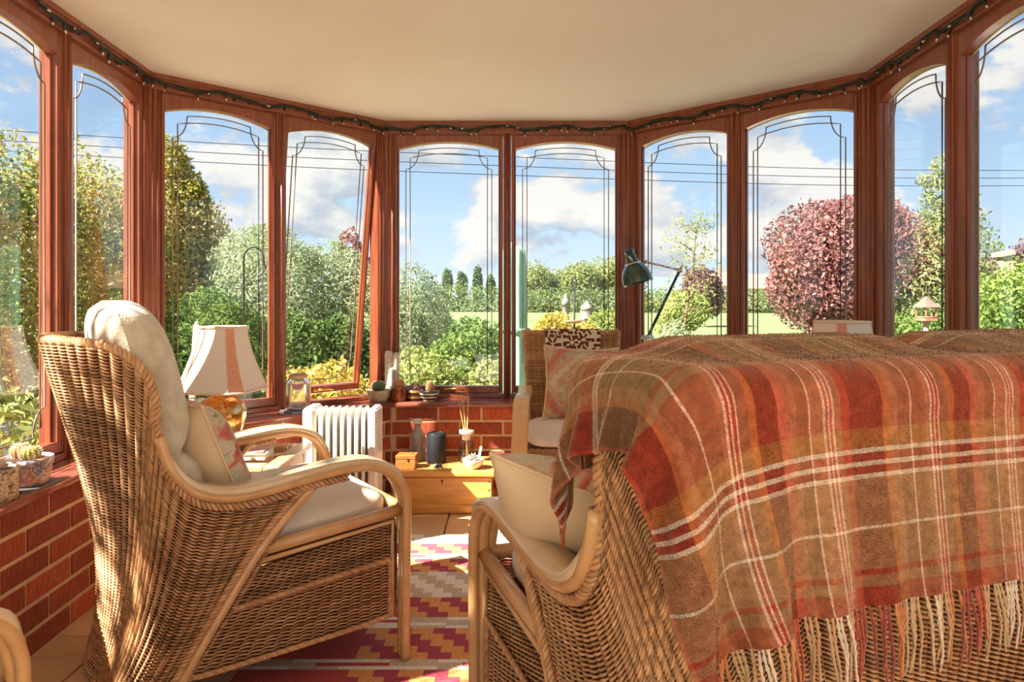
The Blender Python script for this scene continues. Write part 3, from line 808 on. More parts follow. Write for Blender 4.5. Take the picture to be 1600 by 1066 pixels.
def braid(mb, path, rad, r, turns_per_m, strands=3, seed=0):
    p = np.asarray(path, float)
    L = np.linalg.norm(np.diff(p, axis=0), axis=1).sum()
    n = max(8, int(L * turns_per_m * 8)); p = spline(p, n)
    T = np.gradient(p, axis=0); T /= np.linalg.norm(T, axis=1)[:, None]
    X = np.cross(T, (0.3, 0.5, 0.8)); X /= np.linalg.norm(X, axis=1)[:, None]; Y = np.cross(T, X)
    for k in range(strands):
        a = np.linspace(0, L * turns_per_m * 2 * math.pi, n) + k * 2 * math.pi / strands
        mb.tube(p + rad * (np.cos(a)[:, None] * X + np.sin(a)[:, None] * Y), r, 5, tint=0.45 + 0.2 * k)

def wicker_seat(name, hw, nst_half, seed=1, cushions=1, mat_back='wicker'):
    """armchair or two-seater: local a = x (right), b = y (forwards), origin midway between the front feet"""
    root = empty(name)
    # boundary of the woven shell: from the strut head along the arm, up the wing, over the top to the middle
    Bn = [(hw, -0.26, 0.535), (hw, -0.36, 0.520), (hw + 0.002, -0.47, 0.518), (hw + 0.006, -0.555, 0.548), (hw + 0.012, -0.61, 0.615),
          (hw + 0.020, -0.635, 0.70), (hw + 0.024, -0.640, 0.775), (hw + 0.010, -0.665, 0.845), (hw - 0.045, -0.725, 0.895), (hw - 0.16, -0.80, 0.905)]
    An = [(hw, -0.60, 0.05), (hw - 0.004, -0.645, 0.05), (hw - 0.035, -0.69, 0.05), (hw - 0.10, -0.715, 0.05), (hw - 0.2, -0.73, 0.05)]
    if hw > 0.4: Bn += [(hw * 0.4, -0.835, 0.905)]; An += [(hw * 0.4, -0.74, 0.05)]
    Bn.append((0.0, -0.845, 0.905)); An.append((0.0, -0.745, 0.05))
    if hw > 0.4: Bn = [(x, y, z - 0.02 * min(1, max(0, (z - 0.7) / 0.18))) for x, y, z in Bn]
    full = lambda S: S + [(-x, y, z) for x, y, z in S[-2::-1]]
    nB = 400
    Bs = spline(full(Bn), nB); As = spline(full(An), nB)
    k = np.linspace(0, 1, nB)
    def shell(u, v):
        u = np.asarray(u); v = np.asarray(v)
        # stakes leave the base close together near the corners
        ua = 0.5 + (u - 0.5) * (1.0 - 0.12 * np.sin(2 * math.pi * np.clip(u, 0, 1)) ** 2)
        A = np.stack([np.interp(ua, k, As[:, i]) for i in range(3)], -1)
        B = np.stack([np.interp(u, k, Bs[:, i]) for i in range(3)], -1)
        w = np.clip(v, 0, 1)[..., None]
        p = A + (B - A) * w
        vc = np.clip(v, 0, 1); bul = np.sin(math.pi * vc) * 0.030
        hollow = (0.26 if hw < 0.4 else 0.05) * vc * (1 - vc) * (1.4 - vc)
        c = np.abs(2 * u - 1)                      # 1 at the front edges, 0 in the middle of the back
        out = np.clip(1.0 - c * 0.9, 0, 1)
        p[..., 1] += hollow * out
        side = np.sign(p[..., 0]) * np.clip((c - 0.25) / 0.5, 0, 1)
        p[..., 0] += side * bul * 0.5 * np.clip((1 - c) * 5, 0, 1)
        return p
    m = MB(); weave(m, shell, nst_half * 2, 112, 0.0032, 0.0098, sign=-1, seed=seed, pitch=0.0079)
    m.build('shell_weave', mat_back, root, kind='stuff')
    # dark sheet behind the weave, stands in for the shade in its gaps
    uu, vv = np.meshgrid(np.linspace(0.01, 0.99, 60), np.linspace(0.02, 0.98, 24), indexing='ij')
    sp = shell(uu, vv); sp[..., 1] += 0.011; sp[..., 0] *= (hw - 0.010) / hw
    m = MB(); m.grid(sp); m.build('shell_gap_shade', 'gap_shade_and_base', root)
    # rolled border over the top and down the wings
    seg = Bs[int(nB * 0.16):int(nB * 0.84)]
    m = MB(); braid(m, seg, 0.007, 0.0055, 26, 3); m.build('top_border', 'wicker', root)
    # lower sides, front apron
    for s in (1, -1):
        def side(u, v, s=s):
            u = np.asarray(u); v = np.asarray(v)
            bt = -0.045 + u * (-0.395 + 0.045); bb = -0.045 + u * (-0.575 + 0.045)
            zt = 0.375 - 0.045 * u; zb = 0.125 - 0.02 * u
            b = bb + (bt - bb) * v; z = zb + (zt - zb) * v
            a = hw + 0.004 + 0.016 * np.clip(1 - v / 0.62, 0, 1) ** 0.5 * np.sin(math.pi * np.clip(u, 0, 1)) ** 0.3
            return np.stack([s * a, b, z], -1)
        m = MB(); weave(m, side, 16, 29, 0.0030, 0.0088, sign=s, seed=seed + 3 + s, slope=0.2)
        m.build('side_weave', 'wicker', root, kind='stuff')
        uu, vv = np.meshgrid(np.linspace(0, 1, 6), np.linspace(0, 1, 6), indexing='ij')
        m = MB(); m.grid(side(uu, vv) - np.array([s * 0.014, 0, 0])); m.build('side_gap_shade', 'gap_shade_and_base', root)  # dark sheet paints the shade between the side rows
        m = MB(); braid(m, side(np.linspace(0, 1, 12), np.full(12, 0.62)) + np.array([s * 0.006, 0, 0]), 0.004, 0.0034, 40, 3)
        braid(m, side(np.linspace(0, 1, 12), np.full(12, 0.0)), 0.004, 0.0034, 40, 3)
        braid(m, side(np.full(8, 0.0), np.linspace(0, 0.62, 8)) + np.array([s * 0.004, 0, 0]), 0.0035, 0.003, 40, 3)
        m.build('side_braid', 'wicker', root)
        # arm: three bent poles side by side running down into the front leg, flat cap on top
        path = np.array([(0, 0.0), (0.0, 0.12), (0.002, 0.28), (0.004, 0.40), (-0.006, 0.475), (-0.04, 0.532), (-0.10, 0.560), (-0.17, 0.566),
                         (-0.28, 0.555), (-0.38, 0.540), (-0.47, 0.536), (-0.55, 0.560), (-0.605, 0.622), (-0.632, 0.70)])
        for q, off in enumerate((-0.023, 0.0, 0.023)):
            p3 = [(s * (hw + off + 0.004), b - (0.004 if q == 1 else 0) + 0.006 * (1 - q) * (1 if z < 0.45 else 0), z - 0.012 if z > 0.45 else z) for b, z in path]
            m = MB(); m.tube(spline(p3, 70), 0.0128, 10); m.build('leg_pole', 'cane_pole', root)
        cp = spline([(s * (hw + 0.004 + 0.014 * max(0, (0.2 + b)) * (-1)), b, z + 0.002) for b, z in path[4:]], 50)
        T = np.gradient(cp, axis=0); T /= np.linalg.norm(T, axis=1)[:, None]
        X = np.tile(np.array([1.0, 0, 0]), (50, 1)); Y = np.cross(T, X)
        prof = [(-0.038, -0.008), (-0.040, 0.0), (-0.036, 0.007), (-0.02, 0.010), (0.02, 0.010), (0.036, 0.007), (0.040, 0.0), (0.038, -0.008)]
        sc = np.interp(np.linspace(0, 1, 50), [0, 0.08, 0.8, 1], [0.75, 1.0, 1.0, 0.45])
        ring = np.stack([cp + (px * X) * sc[:, None] - (py * Y) for px, py in prof], 1)
        m = MB(); F = ring_faces(50, 8, False)
        m.add(ring, [tuple(x) for x in F] + [tuple(range(8)), tuple(49 * 8 + i for i in range(8))][::-1], True); m.build('armrest', 'arm_cap', root)
        m = MB(); braid(m, [(s * (hw + 0.016), b, z - 0.036) for b, z in path[7:]], 0.0075, 0.005, 26, 3); m.build('arm_braid', 'wicker', root)
        # slanting strut with braid
        st = [(s * (hw + 0.014), -0.63, 0.0), (s * (hw + 0.016), -0.585, 0.10), (s * (hw + 0.016), -0.50, 0.235), (s * (hw + 0.014), -0.385, 0.40), (s * (hw + 0.010), -0.245, 0.535)]
        m = MB(); m.tube(spline(st, 30), 0.0125, 10); m.build('strut', 'cane_pole', root)
        m = MB(); braid(m, [(x + s * 0.006, y - 0.017, z + 0.008) for x, y, z in st], 0.005, 0.0042, 32, 3); m.build('strut_braid', 'wicker', root)
        # seat rails
        m = MB(); m.tube([(s * hw, -0.01, 0.412), (s * hw, -0.22, 0.392), (s * (hw - 0.004), -0.395, 0.374)], 0.017, 10)
        m.build('seat_rail', 'cane_pole', root)
        m = MB(); m.tube([(s * (hw + 0.006), -0.036, 0.12), (s * (hw + 0.006), -0.036, 0.385), (s * (hw + 0.006), -0.40, 0.348)], 0.0065, 8)
        m.build('side_frame', 'cane_pole', root)
        m = MB(); m.tube([(s * (hw - 0.06), -0.66, 0.0), (s * (hw - 0.05), -0.66, 0.08)], 0.015, 10); m.build('rear_foot', 'cane_pole', root)
    m = MB(); m.tube([(-hw, 0.0, 0.412), (hw, 0.0, 0.412)], 0.017, 10); m.build('front_rail', 'cane_pole', root)
    m = MB(); m.tube([(-hw, 0.0, 0.13), (hw, 0.0, 0.13)], 0.010, 8); m.build('front_rail', 'cane_pole', root)
    def apron(u, v): return np.stack([(u * 2 - 1) * (hw - 0.03), np.full_like(u, -0.006), 0.135 + 0.265 * v], -1)
    m = MB(); weave(m, apron, 18 if hw < 0.4 else 34, 38, 0.0034, 0.0045, sign=-1, seed=seed + 9); m.build('front_weave', 'wicker', root, kind='stuff')
    m = MB(); m.box((0, -0.33, 0.345), (2 * hw - 0.05, 0.60, 0.03), 0.006); m.build('seat_base', 'gap_shade_and_base', root)
    # cushions
    n = cushions; cw = (2 * hw - 0.06) / n
    for q in range(n):
        cx = -hw + 0.03 + cw * (q + 0.5)
        o = soft_box('seat_cushion', (cw - 0.006, 0.60, 0.105), 'cream_cloth', root, bulge=0.018); o.location = (cx, -0.305, 0.398); o.rotation_euler = (0.06, 0, 0)
        o = back_cushion(cw - 0.03 if n == 1 else cw + 0.01, root); o.location = (cx, -0.56, 0.43 if n == 1 else 0.345); o.rotation_euler = (0.26, 0, 0)
    return root

def soft_box(name, size, mat, parent, bulge=0.02, e=0.32, nu=40, nv=28, piping=None):
    """rounded upholstery block: superellipsoid with flat-ish faces"""
    th = np.linspace(0, 2 * math.pi, nu + 1)[:-1]; ph = np.linspace(-math.pi / 2, math.pi / 2, nv)
    sp = lambda x, p: np.sign(x) * np.abs(x) ** p
    prof_r = sp(np.cos(ph), 0.45); prof_z = sp(np.sin(ph), 0.8)
    X = prof_r[:, None] * sp(np.cos(th), e)[None]; Y = prof_r[:, None] * sp(np.sin(th), e)[None]; Z = np.broadcast_to(prof_z[:, None], X.shape).copy()
    d = np.clip(1 - np.maximum(np.abs(X), np.abs(Y)) ** 2, 0, 1)
    Zs = Z * (size[2] / 2) + np.sign(Z) * bulge * d
    V = np.stack([X * size[0] / 2, Y * size[1] / 2, Zs], -1)
    m = MB(); m.add(V, ring_faces(nv, nu, False), True); return m.build(name, mat, parent)

def back_cushion(w, parent, h=0.56, t=0.17):
    """tall fleecy back cushion with a crease below the middle and buttoned head; local z up, -y towards the shell"""
    n = 60
    u = np.linspace(-1, 1, n); v = np.linspace(-1, 1, n)
    U, V = np.meshgrid(u, v, indexing='ij')
    prof = (1 - np.abs(U) ** 4) ** 0.42 * (1 - np.abs(V) ** 5) ** 0.40
    zz = (V + 1) / 2 * h
    crease = 0.55 + 0.45 * np.clip(np.abs(zz - 0.19) / 0.06, 0, 1) ** 0.7
    button = 1 - 0.42 * np.exp(-((U * w / 2) ** 2 + (zz - 0.46) ** 2) / 0.0018)
    wr = 0.006 * np.sin(U * 9 + V * 4) * prof
    round_top = 1 - 0.10 * np.clip(V, 0, 1) ** 4
    front = np.stack([U * w / 2 * round_top, 0.0 + t * 0.62 * prof * crease * button + wr, zz + 0.03 * (1 - U ** 2) * np.clip(V, 0, 1) ** 3], -1)
    back = np.stack([U * w / 2 * round_top, -t * 0.38 * prof, zz + 0.03 * (1 - U ** 2) * np.clip(V, 0, 1) ** 3], -1)
    m = MB(); m.grid(front, flip=True); m.grid(back)
    o = m.build('back_cushion', 'fleece', parent)
    b = MB(); b.lathe([(0, 0.004), (0.008, 0.002), (0.010, -0.003), (0, -0.004)], 12, M=TR(0, t * 0.36, 0.462) @ Matrix.Rotation(-math.pi / 2, 4, 'X')); b.build('button', 'fleece', o)
    return o

def scatter_cushion(name, size, t, front_mat, back_mat, pinch=0.10, piping='calico', seed=0, sag=0.0):
    """square throw cushion: front cover, back cover, piping; local x right, z up, +y = front side"""
    root = empty(name)
    n = 44; u = np.linspace(-1, 1, n)
    U, V = np.meshgrid(u, u, indexing='ij'); s = size / 2
    edge = lambda a, b: a * (1 - pinch * (1 - np.abs(a) ** 0.0 * np.abs(b) ** 2) * np.abs(a) ** 3)
    X = s * edge(U, V); Z = s * edge(V, U)
    prof = (np.clip(1 - np.abs(U) ** 2.6, 0, 1) * np.clip(1 - np.abs(V) ** 2.6, 0, 1)) ** 0.55
    wr = 1 + 0.05 * np.sin(U * 7 + seed) * np.sin(V * 5 + 1 + seed)
    Y = t / 2 * prof * wr
    Z = Z - sag * np.abs(X)
    uv = np.stack([(U + 1) / 2, (V + 1) / 2], -1)
    m = MB(); m.grid(np.stack([X, Y, Z], -1), uv=uv, flip=False); m.build('front_cover', front_mat, root)
    m = MB(); m.grid(np.stack([X, -Y, Z], -1), uv=uv, flip=True); m.build('back_cover', back_mat, root)
    P = np.stack([X, Y * 0, Z], -1)
    loop = np.concatenate([P[:-1, 0], P[-1, :-1], P[:0:-1, -1], P[0, :0:-1]])
    m = MB(); m.tube(loop, 0.0042, 6, closed=True); m.build('piping', piping, root)
    return root
def place(o, loc, f=None, rot=None):
    o.location = loc
    if rot is not None: o.rotation_euler = rot
    return o

FACE_L = math.radians(-55.0)       # rotation about z of the left armchair (faces right and away)
fL = (math.sin(math.radians(55)), math.cos(math.radians(55))); rL = (fL[1], -fL[0])
P0L = (-0.307 - 0.30 * rL[0], 2.05 - 0.30 * rL[1])
chair = wicker_seat('wicker_armchair', 0.30, 28, seed=11)
chair.location = (*P0L, 0.012); chair.rotation_euler = (0, 0, FACE_L)
tag(chair, 'golden wicker armchair with cream cushions beside the lamp and radiator', 'armchair', 'wicker armchairs')
def to_world(o_loc, rz, a, b, z): 
    c, s = math.cos(rz), math.sin(rz); return (o_loc[0] + a * c - b * s, o_loc[1] + a * s + b * c, z)
FACE_R = math.radians(20.0)
P0R = (0.452, 1.883)
sofa = wicker_seat('wicker_sofa', 0.55, 40, seed=23, cushions=2)
sofa.location = (*P0R, 0.012); sofa.rotation_euler = (0, 0, FACE_R)
tag(sofa, 'wicker two-seater sofa seen from behind under the plaid throw', 'sofa')
corner = copy_tree(chair)
corner.location = (-1.015, 1.17, 0.0); corner.rotation_euler = (0, 0, math.radians(-12)); corner.scale = (0.84, 0.84, 1.02)
corner['label'] = 'wicker armchair by the brick wall, only its pale bent arm in view'

# scatter cushions
c1 = scatter_cushion('tapestry_cushion', 0.35, 0.15, 'tapestry', 'calico', seed=1)
place(c1, (-0.830, 1.975, 0.588), rot=(0.38, 0, math.radians(-50)))
tag(c1, 'floral tapestry cushion with tan back on the armchair by the lamp', 'cushion', 'scatter cushions')
c2 = scatter_cushion('tapestry_cushion', 0.34, 0.16, 'tapestry', 'calico', seed=2, pinch=0.06)
place(c2, (0.125, 1.425, 0.585), rot=(0.92, 0.30, -0.28))
tag(c2, 'cream-backed tapestry cushion leaning on the arm of the sofa', 'cushion', 'scatter cushions')

# ------------------------------------------------------------------ far chair: pale bent frame, woven back
fc = empty('cane_armchair', (0.285, 3.0, 0))
tag(fc, 'armchair with pale bentwood arms and flat woven cane back in the corner', 'armchair', 'wicker armchairs')
hb = 0.225
def backp(u, v):
    w = hb * (0.88 + 0.12 * v); lean = 0.13 * v
    return np.stack([(u * 2 - 1) * w, 0.36 + lean + 0 * u - 0.02 * np.cos((u - .5) * math.pi), 0.36 + 0.495 * v], -1)
m = MB(); weave(m, backp, 17, 76, 0.0033, 0.0045, sign=1, seed=5); m.build('back_weave', 'wicker', fc, kind='stuff')
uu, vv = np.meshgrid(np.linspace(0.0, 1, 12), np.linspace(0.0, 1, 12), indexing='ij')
g = backp(uu, vv); g[..., 1] += 0.008; m = MB(); m.grid(g); m.build('back_gap_shade', 'gap_shade_and_base', fc)  # dark backing gives the cane gaps their shade
m = MB(); braid(m, backp(np.r_[np.zeros(8), np.linspace(0, 1, 14)[1:-1], np.ones(8)], np.r_[np.linspace(0, 1, 8), np.ones(12), np.linspace(1, 0, 8)]), 0.006, 0.0048, 28, 3)
m.build('back_border', 'wicker', fc)
for s in (-1, 1):
    # broad laminated strip: front leg bending over into the arm
    pth = spline([(s * 0.262, -0.02, 0.0), (s * 0.258, -0.03, 0.30), (s * 0.25, -0.028, 0.53), (s * 0.245, 0.01, 0.592), (s * 0.235, 0.10, 0.600), (s * 0.225, 0.25, 0.592), (s * 0.222, 0.40, 0.60)], 40)
    T = np.gradient(pth, axis=0); T /= np.linalg.norm(T, axis=1)[:, None]
    X = np.tile(np.array([1.0, 0, 0]), (40, 1)); Y = np.cross(T, X)
    pr = [(-0.030, -0.009), (-0.034, 0), (-0.030, 0.009), (0.030, 0.009), (0.034, 0), (0.030, -0.009)]
    ring = np.stack([pth + px * X + py * Y for px, py in pr], 1)
    m = MB(); m.add(ring, [tuple(x) for x in ring_faces(40, 6, False)] + [tuple(range(6)), tuple(39 * 6 + i for i in range(6))], False)
    m.build('arm_leg', 'pale_beech', fc)
    m = MB(); m.box((s * 0.215, 0.385, 0.30), (0.03, 0.04, 0.60), 0.006); m.build('rear_leg', 'pale_beech', fc)
    m = MB(); m.box((s * 0.222, 0.18, 0.37), (0.022, 0.40, 0.05), 0.005); m.build('side_rail', 'pale_beech', fc)
def fapr(u, v): return np.stack([(u * 2 - 1) * 0.225, -0.02 + 0 * u, 0.30 + 0.10 * v], -1)
m = MB(); weave(m, fapr, 15, 15, 0.0033, 0.004, sign=1, seed=6); m.build('seat_weave', 'wicker', fc, kind='stuff')
m = MB(); m.box((0, 0.17, 0.39), (0.44, 0.37, 0.02), 0.004); m.build('seat_base', 'gap_shade_and_base', fc)
o = soft_box('seat_cushion', (0.45, 0.41, 0.075), 'cream_cloth', fc, bulge=0.018); o.location = (0, 0.165, 0.435)
# printed runner hanging over the back
n = 30
vv = np.linspace(0, 1, n); pts = []
for q in np.linspace(0.48, 1.0, 18): pts.append(backp(np.array(0.5), np.array(q)) + np.array([0, -0.016, 0]))
pts = np.array(pts); topp = pts[-1]
pts = np.concatenate([pts, [topp + (0, 0.008, 0.016), topp + (0, 0.028, 0.016), topp + (0, 0.036, 0.0), topp + (0, 0.035, -0.10), topp + (0, 0.03, -0.24)]])
us = np.linspace(-0.128, 0.135, 14)
g = pts[None] + np.stack([us, 0.003 * np.sin(us * 60), 0 * us], -1)[:, None]
sl = np.concatenate([[0], np.cumsum(np.linalg.norm(np.diff(pts, axis=0), axis=1))])
uv = np.stack(np.meshgrid(us * 3 + .5, sl * 3, indexing='ij'), -1)
m = MB(); m.grid(g, uv=uv); m.grid(g + np.array([0, 0.0025, 0]), uv=uv, flip=True)
rn = m.build('chair_runner', 'flower_print'); rn.location = fc.location
tag(rn, 'brown and cream flower-print runner over the cane chair back', 'runner')
c3 = scatter_cushion('kilim_cushion', 0.335, 0.12, 'calico', 'kilim_cloth', seed=3, pinch=0.10)
place(c3, (0.305, 3.23, 0.635), rot=(-0.20, 0.05, 0.06))
tag(c3, 'faded pink kilim-pattern cushion propped on the cane armchair', 'cushion', 'scatter cushions')
# ------------------------------------------------------------------ rug
def make_rug():
    x0, x1, y0, y1 = -0.74, 0.98, 0.95, 3.09
    cw, ch = 0.0335, 0.0190
    nx, ny = int((x1 - x0) / cw), int((y1 - y0) / ch)
    W = srgb(242, 232, 216); BE = srgb(210, 188, 160); RD = srgb(192, 80, 72); PK = srgb(178, 72, 86); OR = srgb(228, 160, 92)
    bands = [('wb', 6), ('ro', 6), ('st', 3), ('ro', 7), ('wb', 12), ('ro', 8), ('st', 4), ('ro', 10), ('st', 3), ('ro', 8), ('wb', 12), ('ro', 8), ('st', 3), ('ro', 8), ('wb', 10), ('ro', 30)]
    rows = []
    for k, n in bands:
        for i in range(n): rows.append((k, i, n))
    V = [(x0 + i * cw, y1 - j * ch) for j in range(ny + 1) for i in range(nx + 1)]
    V3 = np.array([(x, y, 0.012) for x, y in V])
    F = []; C = []
    for j in range(ny):
        k, r, n = rows[min(j, len(rows) - 1)]
        for i in range(nx):
            F.append((j * (nx + 1) + i, j * (nx + 1) + i + 1, (j + 1) * (nx + 1) + i + 1, (j + 1) * (nx + 1) + i)[::-1])
            d = (i + r) 
            blk = (i // 2 + (r // 2)) % 2 == 0 
            seg = ((i + 2) // 11) % 2
            st = ((i + 1 + (r // 2) * 1) // 2 + r // 2) % 2
            if k == 'wb': c = W if st else BE
            elif k == 'st': c = (W if (i // 4 + r) % 3 else BE) if r != 1 else (RD if (i // 6) % 2 else BE)
            else:
                if seg: c = OR if st else PK
                else: c = RD
            C.append(c)
    e = MB(); e.add(V3, np.array(F), False)
    # edge thickness
    e.box(((x0 + x0 + nx * cw) / 2, (y1 + y1 - ny * ch) / 2, 0.0055), (nx * cw, ny * ch, 0.011), 0.001)
    o = e.build('rug', 'rug_wool')
    me = o.data
    a = me.attributes.new('yarn', 'FLOAT_COLOR', 'FACE')
    col = np.tile(np.array(BE), (len(me.polygons), 1)); col[:len(C)] = np.array(C)
    a.data.foreach_set('color', col.astype(np.float32).ravel())
    tag(o, 'flat-woven rug with stepped zigzag bands in red, orange and cream', 'rug')
make_rug()

# ------------------------------------------------------------------ pine chest and the things on it
ch = empty('pine_chest', (-0.33, 3.58, 0)); CZ = 0.205
tag(ch, 'low old pine chest on the floor under the middle windows', 'chest')
m = MB(); m.box((0, 0, 0.095), (0.468, 0.30, 0.150), 0.003); m.build('body', 'pine', ch)
m = MB(); m.box((0, 0, CZ - 0.016), (0.50, 0.335, 0.028), 0.006); m.build('lid', 'pine', ch)
m = MB(); m.box((0, 0, 0.022), (0.492, 0.322, 0.042), 0.006); m.build('plinth', 'pine', ch)
m = MB(); m.lathe([(0.005, 0), (0.005, 0.004), (0, 0.004)], 10, M=TR(0.0, -0.150, 0.155) @ Matrix.Rotation(math.pi / 2, 4, 'X')); m.box((0, -0.151, 0.148), (0.004, 0.003, 0.012), 0.0005); m.build('keyhole', 'iron', ch)
for x in (-0.222, 0.222):
    for z in (0.06, 0.11, 0.15):
        m = MB(); m.lathe([(0.004, 0), (0.003, 0.002), (0, 0.0025)], 8, M=TR(x, -0.150, z) @ Matrix.Rotation(math.pi / 2, 4, 'X')); m.build('nail', 'iron', ch)
def on_chest(x, y): return (x, y, CZ - 0.0)
bx = empty('wooden_box', (-0.505, 3.50, CZ - 0.002), rz=-0.06); tag(bx, 'small brown wooden box with a hinged lid on the pine chest', 'box')
m = MB(); m.box((0, 0, 0.022), (0.095, 0.075, 0.043), 0.002); m.build('body', 'box_wood', bx)
m = MB(); m.box((0, 0, 0.055), (0.098, 0.078, 0.020), 0.003); m.box((0, 0, 0.0655), (0.06, 0.045, 0.002), 0.001); m.build('lid', 'box_wood', bx)
m = MB(); m.box((0.012, -0.040, 0.043), (0.005, 0.004, 0.014), 0.001); m.build('clasp', 'iron', bx)
bt = empty('glass_bottle', (-0.475, 3.66, CZ - 0.002)); tag(bt, 'clear glass bottle with white stopper and paper tag on the pine chest', 'bottle')
m = MB(); m.lathe([(0.0, 0.004), (0.038, 0.002), (0.041, 0.008), (0.041, 0.105), (0.036, 0.128), (0.020, 0.150), (0.0155, 0.160), (0.0155, 0.182), (0.013, 0.182), (0.013, 0.160), (0.033, 0.126), (0.037, 0.104), (0.037, 0.012), (0.0, 0.010)], 28)
m.build('body', 'smoky_glass', bt)
m = MB(); m.lathe([(0.0, 0.172), (0.0128, 0.172), (0.0128, 0.184), (0.022, 0.184), (0.023, 0.190), (0.022, 0.205), (0.0, 0.207)], 20); m.build('stopper', 'white_cap', bt)
m = MB(); m.lathe([(0, 0.012), (0.0355, 0.013), (0.0355, 0.055), (0, 0.056)], 24); m.build('filling', 'gravel_mix', bt)
m = MB(); m.box((-0.034, -0.026, 0.118), (0.002, 0.020, 0.040), 0.0005, rz=0.6); m.tube([(-0.033, -0.026, 0.138), (-0.016, -0.010, 0.165)], 0.001, 5); m.build('tag', 'card_tag', bt)
sp = empty('smart_speaker', (-0.375, 3.60, CZ - 0.002)); tag(sp, 'black fabric-covered cylinder speaker on the pine chest', 'speaker')
m = MB(); m.lathe([(0.0, 0.0), (0.045, 0.0), (0.0485, 0.004), (0.0485, 0.138), (0.046, 0.144), (0.0, 0.144)], 40); m.build('body', 'black_fabric', sp)
m = MB(); m.tube([(0.0435 * math.cos(a), 0.0435 * math.sin(a), 0.1445) for a in np.linspace(0, 2 * math.pi, 40)[:-1]], 0.0022, 6, closed=True); m.build('light_ring', 'dark_steel', sp)
df = empty('reed_diffuser', (-0.225, 3.61, CZ - 0.002)); tag(df, 'glass reed diffuser with white collar and wooden sticks on the pine chest', 'diffuser')
m = MB(); m.lathe([(0, 0.004), (0.038, 0.002), (0.041, 0.008), (0.041, 0.092), (0.034, 0.106), (0.022, 0.112), (0.020, 0.112), (0.032, 0.102), (0.037, 0.09), (0.037, 0.012), (0, 0.01)], 28); m.build('bottle', 'clear_glass', df)
m = MB(); m.lathe([(0.012, 0.112), (0.022, 0.112), (0.022, 0.142), (0.037, 0.143), (0.038, 0.150), (0.036, 0.158), (0.012, 0.158)], 28); m.build('collar', 'white_cap', df)
for k, (dx, dy, h) in enumerate(((-0.045, 0.0, 0.33), (-0.028, 0.012, 0.335), (-0.016, -0.01, 0.32), (0.004, 0.01, 0.335), (0.012, -0.012, 0.33), (0.008, 0.0, 0.325))):
    m = MB(); m.tube([(-dx * 0.3, -dy * 0.3, 0.015), (dx, dy, h)], 0.0024, 6); m.build('reed', 'reed', df)
def rosette(parent, n, r, h, mat, z0, leaf=0.006, seed=0):
    g = random.Random(seed)
    for k in range(n):
        a = k * 2.4; f = math.sqrt((k + 1) / n)
        L = r * f; el = h * (1.15 - f) + 0.008
        m = MB()
        p = [(0, 0, z0), (L * 0.5 * math.cos(a), L * 0.5 * math.sin(a), z0 + el * 0.7), (L * math.cos(a), L * math.sin(a), z0 + el)]
        m.tube(spline(p, 6), [leaf * 0.7, leaf, leaf * 1.1, leaf, leaf * 0.7, 0.0008], 6, flat=0.6, cap=False); m.build('leaf', mat, parent)
su = empty('succulent_bowl', (-0.185, 3.475, CZ - 0.002)); tag(su, 'grey-green succulents in a round white bowl on the pine chest', 'plant')
m = MB(); m.lathe([(0, 0), (0.026, 0), (0.028, 0.004), (0.045, 0.020), (0.052, 0.040), (0.053, 0.046), (0.049, 0.046), (0.046, 0.036), (0, 0.034)], 30); m.build('bowl', 'white_glaze', su)
rosette(su, 26, 0.046, 0.034, 'succulent', 0.036, leaf=0.0062)
m = MB(); m.box((0.032, 0.0, 0.075), (0.012, 0.004, 0.06), 0.001, rot=Matrix.Rotation(0.2, 4, 'Y')); m.build('plant_label', 'plastic_white', su)
ky = empty('keys', (-0.355, 3.475, CZ + 0.002)); tag(ky, 'bunch of steel keys lying before the black speaker on the chest', 'keys')
g = random.Random(4)
for k in range(9):
    a = g.uniform(0, 6.28); m = MB(); M = TR(g.uniform(-0.012, 0.012), g.uniform(-0.008, 0.008), 0.002 + 0.0016 * k) @ RZ(a) @ Matrix.Rotation(g.uniform(-0.15, 0.1), 4, 'Y')
    m.box((0.030, 0, 0), (0.036, 0.006, 0.0022), 0.0005, M=M); m.tube([(0.004 + 0.009 * math.cos(t), 0.009 * math.sin(t), 0) for t in np.linspace(0, 6.28, 13)[:-1]], 0.0024, 5, closed=True, M=M)
    m.build('key', 'chrome' if k % 2 else 'dark_steel', ky)

# ------------------------------------------------------------------ oil-filled radiator
rd = empty('radiator', (-0.755, 3.235, 0)); tag(rd, 'white oil-filled column radiator standing under the open window', 'radiator')
def fin(w, t, h0, h1):
    m = MB(); pr = []
    for (y, z) in ((-w / 2, h0 + 0.02), (-w / 2, h1 - 0.03), (-w / 2 + 0.012, h1 - 0.006), (-w / 2 + 0.03, h1), (w / 2 - 0.03, h1), (w / 2 - 0.012, h1 - 0.006), (w / 2, h1 - 0.03), (w / 2, h0 + 0.02), (w / 2 - 0.02, h0), (-w / 2 + 0.02, h0)):
        pr.append((y, z))
    R = Matrix(((0, 0, 1, 0), (1, 0, 0, 0), (0, 1, 0, 0), (0, 0, 0, 1)))
    m.prism(pr, -t / 2, t / 2, M=R); return m
f0 = None
for k in range(7):
    x = -0.080 + k * 0.031
    if f0 is None:
        m = fin(0.13, 0.008, 0.07, 0.53); m.tube([(0, -0.062, 0.10), (0, -0.062, 0.50)], 0.0085, 8); m.tube([(0, 0.062, 0.10), (0, 0.062, 0.50)], 0.0085, 8)
        m.tube([(0, -0.062, 0.50), (0, -0.04, 0.527), (0, 0.04, 0.527), (0, 0.062, 0.50)], 0.0075, 8)
        f0 = m.build('fin', 'radiator_white', rd); o = f0
    else: o = f0.copy(); COL.objects.link(o); o.parent = rd
    o.location = (x, 0, 0)
